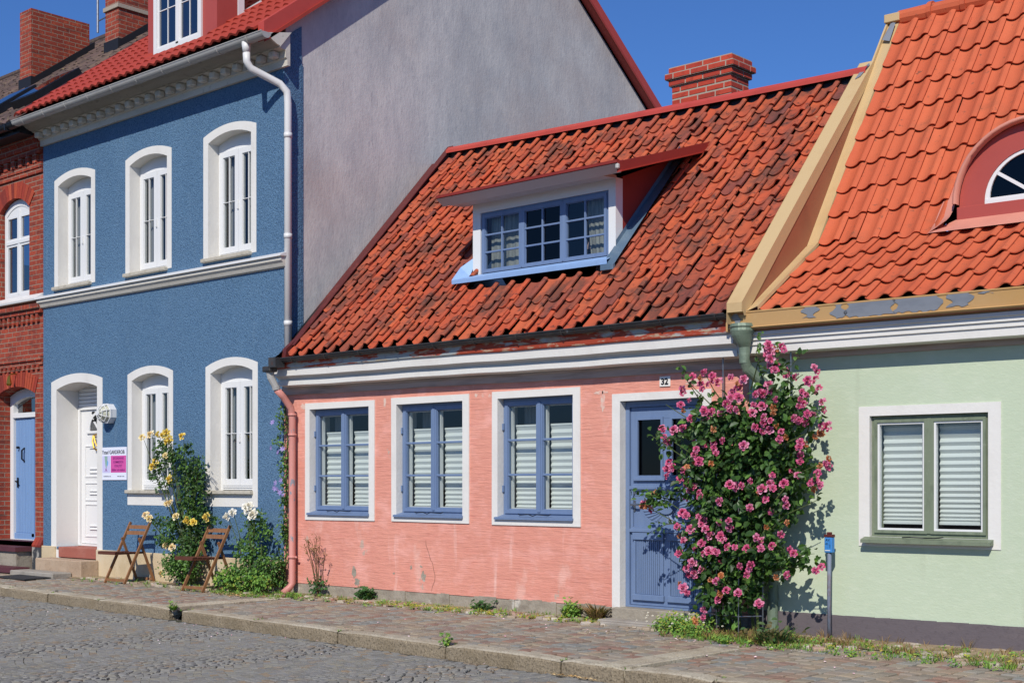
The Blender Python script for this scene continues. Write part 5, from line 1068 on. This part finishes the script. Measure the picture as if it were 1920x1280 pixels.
chair('brown wooden folding chair nearest the white door of the blue house', (-8.40, -.34, -.113), math.radians(6))
chair('brown wooden folding chair between the yellow rose and the white rose', (-6.43, -.42, -.113), math.radians(2))
m = thing('door_mat', 'dark grey mat lying on the pavement before the tan steps', 'mat', (-10.3, -.9, -.11)); a = MB(); a.prism([(-10.75, -1.12), (-9.85, -1.14), (-9.95, -.68), (-10.9, -.66)], -.112, -.098, 'z'); a.build('mat', 'asphalt_mat', m)
# blue water-post in front of the green house
px, py = 2.32, -.13
m = thing('marker_post', 'thin rusty blue post with small blue plate before the green wall', 'post', (px, py, -.11))
a = MB(); a.tube([(px, py, -.13), (px - .004, py, .3), (px, py, .66)], .018, 14); a.build('post', 'post_paint', m, True)
a = MB(); a.bbox(px - .036, px + .036, py - .028, py + .028, .655, .79, .005); pb_ = a.build('post_plate', 'meter_blue', m)
a = MB(); a.bbox(px - .039, px + .039, py - .031, py + .031, .79, .815, .004); a.bbox(px - .02, px + .02, py - .016, py + .016, .815, .835, .004); a.build('post_cap', 'maroon_board', m)
a = MB(); a.text('AV', .034, (px - .002, py - .029, .767), width=.042, ext=.0008); a.text('41', .03, (px - .010, py - .029, .733), width=.024, ext=.0008); a.text('1', .045, (px + .02, py - .029, .712), ext=.0008); a.build('plate_digits', 'black', pb_)
a = MB(); a.box(px - .026, px + .022, py - .0305, py - .0283, .672, .679); a.build('plate_line', 'plate_white', pb_)
# rose support hoops and the two wall rods
m = thing('plant_support', 'thin grey metal hoop frame holding up the pink climbing rose', 'plant support', (1.45, -.3, -.11))
for (x, y) in ((1.15, -.33), (1.34, -.42), (1.58, -.43), (1.72, -.25), (1.4, -.16)):
    a = MB(); a.tube([(x, y, -.12), (x, y, 1.35)], .006, 6); a.build('upright', 'steel', m)
for z in (.07, .75):
    a = MB(); a.tube([(1.15, -.33, z), (1.34, -.42, z), (1.58, -.43, z), (1.72, -.25, z), (1.4, -.16, z), (1.15, -.33, z)], .005, 5); a.build('hoop', 'steel', m)
for (x, y, z0, z1, lb) in ((1.22, -.13, 1.7, 2.44, 'thin rod from the pink cornice down into the rose'), (1.93, -.12, 1.85, 2.44, 'thin rod from the pale green house cornice down into the rose')):
    m = thing('support_rod', lb, 'rod', (x, y, z0), group='rods tying the rose to the cornices'); a = MB(); a.tube([(x, y, z0), (x, y, z1)], .007, 6); a.tube([(x, y, z1), (x, y + .06, z1 + .005)], .006, 6); a.build('rod', 'steel', m)
# ---------------------------------------------------------------- pink rose
m = thing('climbing_rose', 'tall climbing rose full of pink blooms beside the blue door', 'rose bush', (1.4, -.2, -.11))
blobs = [(1.92, -.4, 2.27, .05, .08, .17), (1.92, -.3, 2.02, .16, .12, .14), (1.65, -.36, 1.81, .62, .22, .26), (2.07, -.3, 1.9, .24, .18, .2), (1.22, -.35, 1.78, .3, .22, .25), (1.63, -.36, 1.48, .66, .24, .33), (1.22, -.35, 1.29, .38, .22, .29), (2.02, -.28, 1.38, .24, .2, .33), (1.52, -.36, 1.0, .5, .22, .34), (1.63, -.34, .67, .42, .2, .3), (2.12, -.38, .60, .27, .1, .09), (1.14, -.33, .75, .24, .2, .28), (.70, -.35, 1.12, .2, .08, .07), (.79, -.3, 1.67, .14, .12, .09), (1.40, -.35, .27, .33, .2, .27), (1.27, -.35, .51, .26, .2, .24), (1.66, -.3, .33, .18, .14, .15), (1.99, -.25, 1.05, .15, .12, .15)]
a = MB(); leafcloud(a, blobs, 1750, .082, 11, .42, 3, ymax=-.04); leafcloud(a, [(1.5, -.22, 1.3, .5, .1, .65), (1.5, -.2, .6, .35, .1, .5)], 350, .055, 12, .8, 3, ymax=-.04); a.build('foliage', 'rose_leaf', m)
a = MB(); r2 = random.Random(4)
for k in range(15):
    x0 = 1.4 + r2.uniform(-.22, .25); b = blobs[r2.choice([2, 3, 4, 5, 6, 7, 8, 9, 11])]; tx, tz = b[0] + r2.uniform(-.15, .15), b[2] + r2.uniform(-.1, .15)
    P_ = [(x0, -.2, -.12)] + [(x0 + (tx - x0) * t ** 1.3 + r2.uniform(-.04, .04), -.2 - .18 * math.sin(t * 2.6) + r2.uniform(-.03, .03), -.12 + (tz + .12) * t) for t in (.2, .4, .6, .8, 1)]
    a.tube(P_, [.014, .012, .010, .008, .006, .004], 6)
for (x1, z1) in ((2.4, .53), (2.1, .57), (.5, 1.05), (.72, 1.12), (.75, 1.7), (1.92, 2.45), (1.9, 2.1), (2.42, 1.45), (2.38, 1.75), (2.2, 2.2), (1.0, 2.2), (.75, 2.0), (2.35, 1.12), (1.2, 2.25)):
    x0, z0 = 1.5 + (x1 - 1.5) * .3, z1 - .35 * (1 if z1 > .8 else .2); a.tube([(x0, -.3, z0), ((x0 + x1) / 2, -.42, (z0 + z1) / 2 + .04), (x1, -.38, z1)], [.007, .005, .003], 5)
lw = MB()
for (x0, z0, x1, z1) in ((2.0, 2.1, 2.22, 2.36), (1.1, 2.0, 1.0, 2.32), (.9, 1.5, .62, 1.72), (2.1, 1.3, 2.38, 1.28), (1.0, .9, .62, .80), (2.0, .55, 2.36, .66), (1.75, 2.2, 1.80, 2.5), (.8, 1.1, .45, 1.14), (2.2, 1.7, 2.44, 1.9)):
    P_ = [(x0, -.3, z0), ((x0 + x1) / 2, -.45, (z0 + z1) / 2 + .03), (x1, -.46, z1)]; a.tube(P_, [.006, .004, .002], 5)
    for t in (.3, .5, .7, .85, 1.0):
        leafcloud(lw, [(x0 + (x1 - x0) * t, -.40 - .06 * t, z0 + (z1 - z0) * t + .02, .03, .03, .03)], 1, .06, int(x1 * 100 + t * 10), .5, 3)
lw.build('outer_leaves', 'rose_leaf', m)
a.build('stems', 'stem', m)
def parse(s): return [tuple(float(v) for v in t.split(',')) for t in s.split()]
FL = parse(PINKF); WF = parse(WITHF)
def variants(mat, r, k, loose=0):
    out = []
    for i in range(k):
        a = MB(); rose(a, (0, 0, 0), (0, 0, 1), r, random.Random(100 + i), loose); me = bpy.data.meshes.new('bloom'); me.from_pydata(a.v, [], a.f); me.materials.append(MATS[mat]); out.append(me)
    return out
def place_flower(par, me, loc, r2, s=1.0, name='flower', spread=.5):
    o = bpy.data.objects.new(name, me); sc.collection.objects.link(o); o.parent = par; b = Vector(BASE[par.name]); o.location = Vector(loc) - b
    d = Vector((r2.uniform(-spread, spread) + .25, -1, r2.uniform(-.2, .7))).normalized(); o.rotation_euler = (d.to_track_quat('Z', 'Y') @ Matrix.Rotation(r2.uniform(0, 6), 3, 'Z').to_quaternion()).to_euler(); o.scale = (s,) * 3; return o
PV = variants('petal_pink', .041, 5); OV = variants('petal_orange', .030, 3)
r2 = random.Random(8); r2.shuffle(FL)
for p_ in FL[:92]: place_flower(m, r2.choice(PV), p_, r2, r2.uniform(.72, 1.2))
rest = MB()
for p_ in FL[92:]: rose(rest, p_, (r2.uniform(-.4, .7), -1, r2.uniform(-.2, .6)), .038 * r2.uniform(.75, 1.1), r2)
for _ in range(10): b = blobs[r2.choice([2, 3, 4, 5, 6, 7, 8, 9])]; rose(rest, (b[0] + r2.uniform(-1, 1) * b[3], b[1] + r2.uniform(-.6, .1) * b[4], b[2] + r2.uniform(-1, 1) * b[5]), (r2.uniform(-.6, .9), -1, r2.uniform(-.2, .8)), .036 * r2.uniform(.7, 1.1), r2)
rest.build('small_blooms', 'petal_pink', m, kind='stuff')
wit = MB()
for p_ in WF: rose(wit, p_, (r2.uniform(-.6, .6), -1, r2.uniform(-.6, .4)), .034 * r2.uniform(.8, 1.1), r2, 1)
wit.build('withered_blooms', 'petal_orange', m, kind='stuff')
# ---------------------------------------------------------------- yellow rose
m = thing('yellow_rose_bush', 'leggy rose bush with yellow blooms between the two folding chairs', 'rose bush', (-7.2, -.2, -.11))
yb = [(-7.12, -.22, 1.40, .36, .15, .28), (-7.45, -.28, 1.60, .22, .12, .2), (-7.08, -.22, 1.02, .30, .15, .34), (-7.45, -.28, .69, .36, .13, .13), (-7.05, -.25, .45, .25, .15, .28), (-7.26, -.26, .14, .42, .16, .22), (-7.45, -.28, .48, .3, .15, .12), (-7.90, -.28, 1.36, .14, .08, .08), (-7.62, -.32, 1.72, .2, .1, .18), (-7.2, -.25, 1.72, .14, .08, .12), (-7.75, -.3, 1.5, .16, .08, .1), (-6.62, -.25, .76, .25, .08, .05), (-7.66, -.28, 1.26, .16, .1, .12), (-7.85, -.28, .76, .2, .08, .05), (-7.0, -.2, .75, .2, .12, .3)]
a = MB(); leafcloud(a, yb, 1150, .055, 21, .5, 3, ymax=-.05, zmin=-.08); a.build('foliage', 'rose_leaf', m)
a = MB(); leafcloud(a, [(-7.26, -.34, .16, .42, .15, .22), (-7.5, -.36, .5, .2, .1, .1)], 260, .045, 22, .5, 3, ymax=-.05, zmin=-.08); a.build('lower_foliage', 'bush_leaf', m)
YF = [(-7.656, 1.926), (-7.466, 1.948), (-7.537, 1.916), (-7.396, 1.859), (-7.094, 1.886), (-7.716, 1.568), (-7.777, 1.494), (-7.384, 1.323), (-6.98, .774), (-6.844, .757), (-6.544, .827), (-7.455, 1.82)]
CF = [(-8.045, 1.894), (-7.84, 1.93), (-7.45, .988), (-7.37, 1.0), (-7.959, .832), (-7.88, .79), (-7.244, .823), (-7.49, 1.639), (-7.486, .424), (-7.333, .409), (-7.569, .05)]
a = MB()
for i, (x, z) in enumerate(YF + CF):
    x0 = -7.2 + (x + 7.2) * .15; a.tube([(x0, -.2, -.12 if z < 1 else .4), ((x0 + x) / 2 + .03, -.26, z * .55), (x, -.36, z - .02)], [.010, .006, .003], 5)
for k in range(8): a.tube([(-7.2 + r2.uniform(-.15, .15), -.2, -.12), (-7.1 + r2.uniform(-.15, .15), -.22, .6), (-7.1 + r2.uniform(-.3, .2), -.22, 1.5)], [.013, .010, .005], 6)
a.build('stems', 'stem', m)
YV = variants('petal_yellow', .058, 3, 1); CV = variants('petal_cream', .055, 3, 1)
for (x, z) in YF: place_flower(m, r2.choice(YV), (x, -.38, z), r2, r2.uniform(.85, 1.15))
for (x, z) in CF: place_flower(m, r2.choice(CV), (x, -.38, z), r2, r2.uniform(.8, 1.1))
# ---------------------------------------------------------------- white rose
m = thing('white_rose_bush', 'low rose bush with large white blooms near the corner downpipe', 'rose bush', (-5.75, -.25, -.11))
wb_ = [(-5.72, -.25, .73, .18, .12, .2), (-5.77, -.27, .42, .33, .14, .22), (-5.77, -.32, .09, .45, .18, .17), (-6.05, -.36, .09, .26, .15, .14), (-5.45, -.25, .23, .25, .12, .2), (-5.6, -.25, .82, .08, .06, .10), (-5.48, -.25, .62, .12, .08, .08)]
a = MB(); leafcloud(a, wb_, 620, .05, 31, .5, 3, ymax=-.05, zmin=-.08); a.build('foliage', 'bush_leaf', m)
a = MB(); leafcloud(a, [(-5.95, -.42, .04, .4, .15, .13), (-5.5, -.35, .05, .3, .12, .12)], 230, .05, 32, .5, 3, ymax=-.05, zmin=-.08); a.build('lower_foliage', 'low_leaf', m)
WFl = [(-6.127, .84), (-6.02, .892), (-5.738, .959), (-5.574, .886), (-5.656, .979), (-5.605, .854), (-5.70, .92)]
a = MB()
for (x, z) in WFl: a.tube([(-5.8, -.25, -.1), ((x - 5.8) / 2, -.28, z * .5), (x, -.34, z - .02)], [.009, .006, .004], 5)
a.tube([(-5.5, -.3, -.1), (-5.5, -.3, .5)], .008, 5); a.build('stems', 'stem', m)
WV = variants('petal_white', .062, 3)
for (x, z) in WFl: place_flower(m, r2.choice(WV), (x, -.36, z), r2, r2.uniform(.85, 1.1))
# ---------------------------------------------------------------- clematis
m = thing('clematis', 'narrow green climber with violet flowers in the corner behind the pink downpipe', 'climber', (-5.32, -.1, -.11))
cb = [(-5.33, -.1, 2.03, .07, .07, .25), (-5.37, -.12, 1.76, .13, .07, .06), (-5.29, -.1, 1.5, .07, .06, .3), (-5.28, -.1, 1.1, .07, .06, .33), (-5.3, -.1, .63, .08, .07, .33), (-5.33, -.12, .23, .12, .08, .23), (-5.44, -.15, .05, .18, .1, .12)]
a = MB(); leafcloud(a, cb, 330, .045, 41, .6, 3, ymax=-.03, zmin=-.08); a.build('foliage', 'bush_leaf', m)
a = MB(); a.tube([(-5.33, -.08, -.12), (-5.28, -.07, .6), (-5.3, -.06, 1.2), (-5.28, -.06, 1.8), (-5.34, -.06, 2.4)], .008, 5); a.build('stems', 'stem', m)
vv = []
for i in range(2):
    a = MB(); rr2 = random.Random(i)
    for k in range(6):
        t = k * math.pi / 3; e = Vector((math.cos(t), math.sin(t), .15)); s_ = Vector((-math.sin(t), math.cos(t), 0)); a.add([Vector((0, 0, 0)), e * .02 + s_ * .009, e * .042, e * .02 - s_ * .009], [(0, 1, 2, 3)])
    me = bpy.data.meshes.new('bloom'); me.from_pydata(a.v, [], a.f); me.materials.append(MATS['petal_violet']); vv.append(me)
for (x, z) in ((-5.405, 2.026), (-5.435, 1.707), (-5.206, 1.691), (-5.345, 1.268), (-5.235, 1.299), (-5.295, 1.181), (-5.19, 1.119), (-5.295, 1.65), (-5.25, 1.15), (-5.36, 1.2)): place_flower(m, r2.choice(vv), (x, -.2, z), r2, r2.uniform(.85, 1.15))
# ---------------------------------------------------------------- weeds
def blades(mb, x, y, z, n, h, sp, rr_, w_=.006, lean=.6):
    for _ in range(n):
        a = rr_.uniform(0, 6.28); r_ = rr_.uniform(0, sp); L = h * rr_.uniform(.5, 1.1); bx, by = x + r_ * math.cos(a), y + r_ * math.sin(a)
        d = Vector((math.cos(a) * lean * rr_.uniform(.2, 1), math.sin(a) * lean * rr_.uniform(.2, 1), 1)).normalized(); s_ = Vector((-math.sin(a), math.cos(a), 0)) * w_
        b0 = Vector((bx, by, z)); b1 = b0 + d * L * .55; b2 = b0 + d * L + Vector((d.x, d.y, 0)) * L * .35 - Vector((0, 0, .15 * L))
        mb.add([b0 - s_, b0 + s_, b1 + s_ * .8, b1 - s_ * .8, b2], [(0, 1, 2, 3), (3, 2, 4)])
def weed(name, label, x, y, r_, h, mat, n=60, seed=1, leafs=0, sz=.05):
    a = MB(); q = random.Random(seed)
    blades(a, x, y, pave_z(x, y) - .005, n, h, r_ * .5, q, .011, 1.1)
    if leafs: leafcloud(a, [(x, y, -.11 + h * .45, r_, r_ * .8, h * .5)], leafs, sz, seed, .6, 2, up=1.0, zmin=-.1)
    o = a.build(name, mat, None, base=(x, y, -.11)); tag(o, label, 'weed', 'weeds along the foot of the houses'); return o
weed('leafy_weed', 'round dark green weed under the gap between the first two blue windows', -3.75, -.12, .12, .17, 'dark_weed', 50, 1, 110, .05)
weed('leafy_weed', 'flat dark green weed at the wall foot under the third blue window', -1.85, -.14, .13, .12, 'dark_weed', 40, 2, 60, .045)
weed('leafy_weed', 'upright bushy green weed at the wall foot left of the white door frame', -.62, -.12, .10, .2, 'low_leaf', 60, 3, 110, .045)
weed('kerb_weed', 'small green weed rooted in the gap of two kerb stones', -.03, kerb_y(0) + .03, .05, .09, 'low_leaf', 20, 4, 26, .035)
weed('kerb_weed', 'thick green tuft in the broken kerb gap before the drain channel', -4.6, kerb_y(-4.6) + .02, .06, .08, 'low_leaf', 60, 5, 20, .03)
weed('dock_plant', 'dark long-leaved plant on the pavement between the rose and the blue post', 2.1, -.66, .28, .21, 'dock_leaf', 110, 6, 20, .07)
weed('dry_grass_tuft', 'dry reddish grass tuft against the white door frame', -.3, -.1, .1, .24, 'dry_weed', 130, 7)
weed('leafy_weed', 'small bright weed on the setts near the flowering mound', 1.75, -.92, .06, .06, 'low_leaf', 40, 8, 14, .03)
# tall dried seed stalks
m = thing('seed_stalks', 'tall dry branching weed with seed heads beside the pink downpipe', 'weed', (-4.62, -.12, -.11)); a = MB(); lf = MB(); q = random.Random(3)
for k in range(9):
    x1 = -4.62 + q.uniform(-.26, .3); z1 = q.uniform(.35, .62); mid = ((x1 - 4.62) / 2 + q.uniform(-.03, .03), -.14, z1 * .5); a.tube([(-4.62, -.12, -.11), mid, (x1, -.16, z1)], [.006, .004, .002], 4)
    for _ in range(5):
        t = q.uniform(.35, 1); bx, bz = mid[0] + (x1 - mid[0]) * t, mid[2] + (z1 - mid[2]) * t; ex, ez = bx + q.uniform(-.07, .07), bz + q.uniform(.02, .09); a.tube([(bx, -.15, bz), (ex, -.17, ez)], .0022, 4); leafcloud(lf, [(ex, -.17, ez, .01, .01, .01)], 1, .022, q.randint(0, 999), .5, 3)
a.build('stalks', 'dry_stem', m); lf.build('seed_heads', 'dry_weed', m)
a = MB(); leafcloud(a, [(-4.6, -.14, .02, .14, .09, .15)], 70, .045, 61, .5, 2, zmin=-.1); a.build('lower_leaves', 'dark_weed', m)
m = thing('flowering_mound', 'low mound of green and yellow daisies in front of the pink climbing rose', 'plant', (1.05, -.45, -.11))
a = MB(); leafcloud(a, [(1.0, -.42, -.06, .34, .26, .15), (.75, -.32, -.08, .18, .14, .1), (1.25, -.62, -.08, .22, .16, .1)], 620, .034, 71, .6, 3, up=1.1, zmin=-.12); a.build('foliage', 'low_leaf', m)
a = MB(); leafcloud(a, [(1.0, -.45, -.02, .33, .26, .12)], 120, .02, 72, .4, 2, up=1.2, zmin=-.1); a.build('yellow_tips', 'yellow_cover', m)
a = MB(); q = random.Random(5)
for _ in range(40): rose(a, (1.0 + q.uniform(-.33, .4), -.5 + q.uniform(-.28, .2), q.uniform(-.06, .07)), (q.uniform(-.3, .3), -.6, 1), .010, q, 1)
a.build('small_blooms', 'petal_white', m, kind='stuff')
# ground cover, grass and litter
q = random.Random(9); gr = MB(); yc = MB(); ll = MB()
for _ in range(620):
    u = q.random()
    if u < .22: x, y = q.gauss(-5.4, .5), q.uniform(-.75, -.1)
    elif u < .33: x, y = q.uniform(-9.4, -5.5), q.uniform(-.7, -.08)
    elif u < .50: x, y = q.uniform(-5, -.2), q.uniform(-.5, -.06)
    elif u < .72: x, y = q.gauss(1.75, .4), q.uniform(-.85, -.2)
    else: x, y = q.uniform(1.2, 4.6), q.uniform(-.95, -.0 if q.random() < .5 else -.3)
    blades(gr, x, y, -.115, q.randint(6, 16), q.uniform(.03, .09), .05, q, .003, .9)
for _ in range(190):
    u = q.random(); x, y = (q.gauss(-2.3, .5), q.uniform(-.45, -.15)) if u < .4 else ((q.uniform(-5, -.2), q.uniform(-.5, -.1)) if u < .6 else ((q.uniform(1.3, 4.6), q.uniform(-.9, -.1)) if u < .85 else (q.uniform(-.9, -.1), q.uniform(-.4, -.1))))
    leafcloud(yc, [(x, y, -.105, .05, .04, .012)], 7, .022, q.randint(0, 9999), .6, 2, up=1.5)
for _ in range(150):
    x, y = (q.uniform(1.3, 4.6), q.uniform(-1.0, -.05)) if q.random() < .6 else (q.uniform(-6.4, -.3), q.uniform(-.6, -.08)); leafcloud(ll, [(x, y, -.10, .05, .04, .02)], 6, .03, q.randint(0, 9999), .6, 2, up=1.2)
for i in range(14):
    for _ in range(3):
        x = xs[i] + q.uniform(-.02, .02); blades(gr, x, kerb_y(x) + q.uniform(.0, .16), -.13, 5, .025, .01, q, .003, .6)
dg = MB()
for _ in range(330):
    u = q.random(); x, y = (q.gauss(1.8, .35), q.uniform(-.75, -.2)) if u < .6 else ((q.uniform(2.2, 4.6), q.uniform(-.8, .1)) if u < .85 else (q.uniform(-5, -.2), q.uniform(-.45, -.08)))
    blades(dg, x, y, -.115, q.randint(5, 14), q.uniform(.04, .13 if x > 1 else .07), .05, q, .003, .9)
dg.build('dry_grass', 'dry_weed', None, kind='stuff'); gr.build('grass', 'low_leaf', None, kind='stuff'); yc.build('moss_cover', 'yellow_cover', None, kind='stuff'); ll.build('ground_cover', 'low_leaf', None, kind='stuff')
pl_ = MB(); dl = MB()
def fleck(mb, x, y, z, s_):
    a = q.uniform(0, 6.28); t = q.uniform(-.3, .6); e = Vector((math.cos(a), math.sin(a), t * .4)) * s_; f_ = Vector((-math.sin(a), math.cos(a), q.uniform(-.3, .3))) * s_ * .7; c_ = Vector((x, y, z + .006)); mb.add([c_ - e, c_ - f_ + Vector((0, 0, s_ * .3)), c_ + e, c_ + f_ + Vector((0, 0, s_ * .2))], [(0, 1, 2, 3)])
for _ in range(260):
    u = q.random()
    if u < .7: x, y = q.gauss(1.7, 1.0), q.uniform(-1.1, -.15)
    else: x, y = q.uniform(-3, 3.5), q.uniform(-2.4, -.3)
    fleck(pl_, x, y, pave_z(x, y) + .004, q.uniform(.006, .014))
for _ in range(60): x = q.uniform(-7, 3); fleck(pl_, x, kerb_y(x) - q.uniform(.03, 1.3), RZ + .004, q.uniform(.006, .013))
for _ in range(260): x, y = q.gauss(-5.6, .35), q.gauss(-.62, .13); fleck(dl, x, y, pave_z(x, y) + .004, q.uniform(.01, .022))
for _ in range(160): x, y = q.uniform(1.2, 4), q.uniform(-.8, -.2); fleck(dl, x, y, -.112, q.uniform(.008, .018))
for _ in range(60): x = q.gauss(1.55, .12); fleck(dl, x, kerb_y(x) - q.uniform(.02, .1), RZ + .004, q.uniform(.008, .018))
pl_.build('fallen_petals', 'petal_litter', None, kind='stuff'); dl.build('dry_leaves', 'dry_leaf', None, kind='stuff')
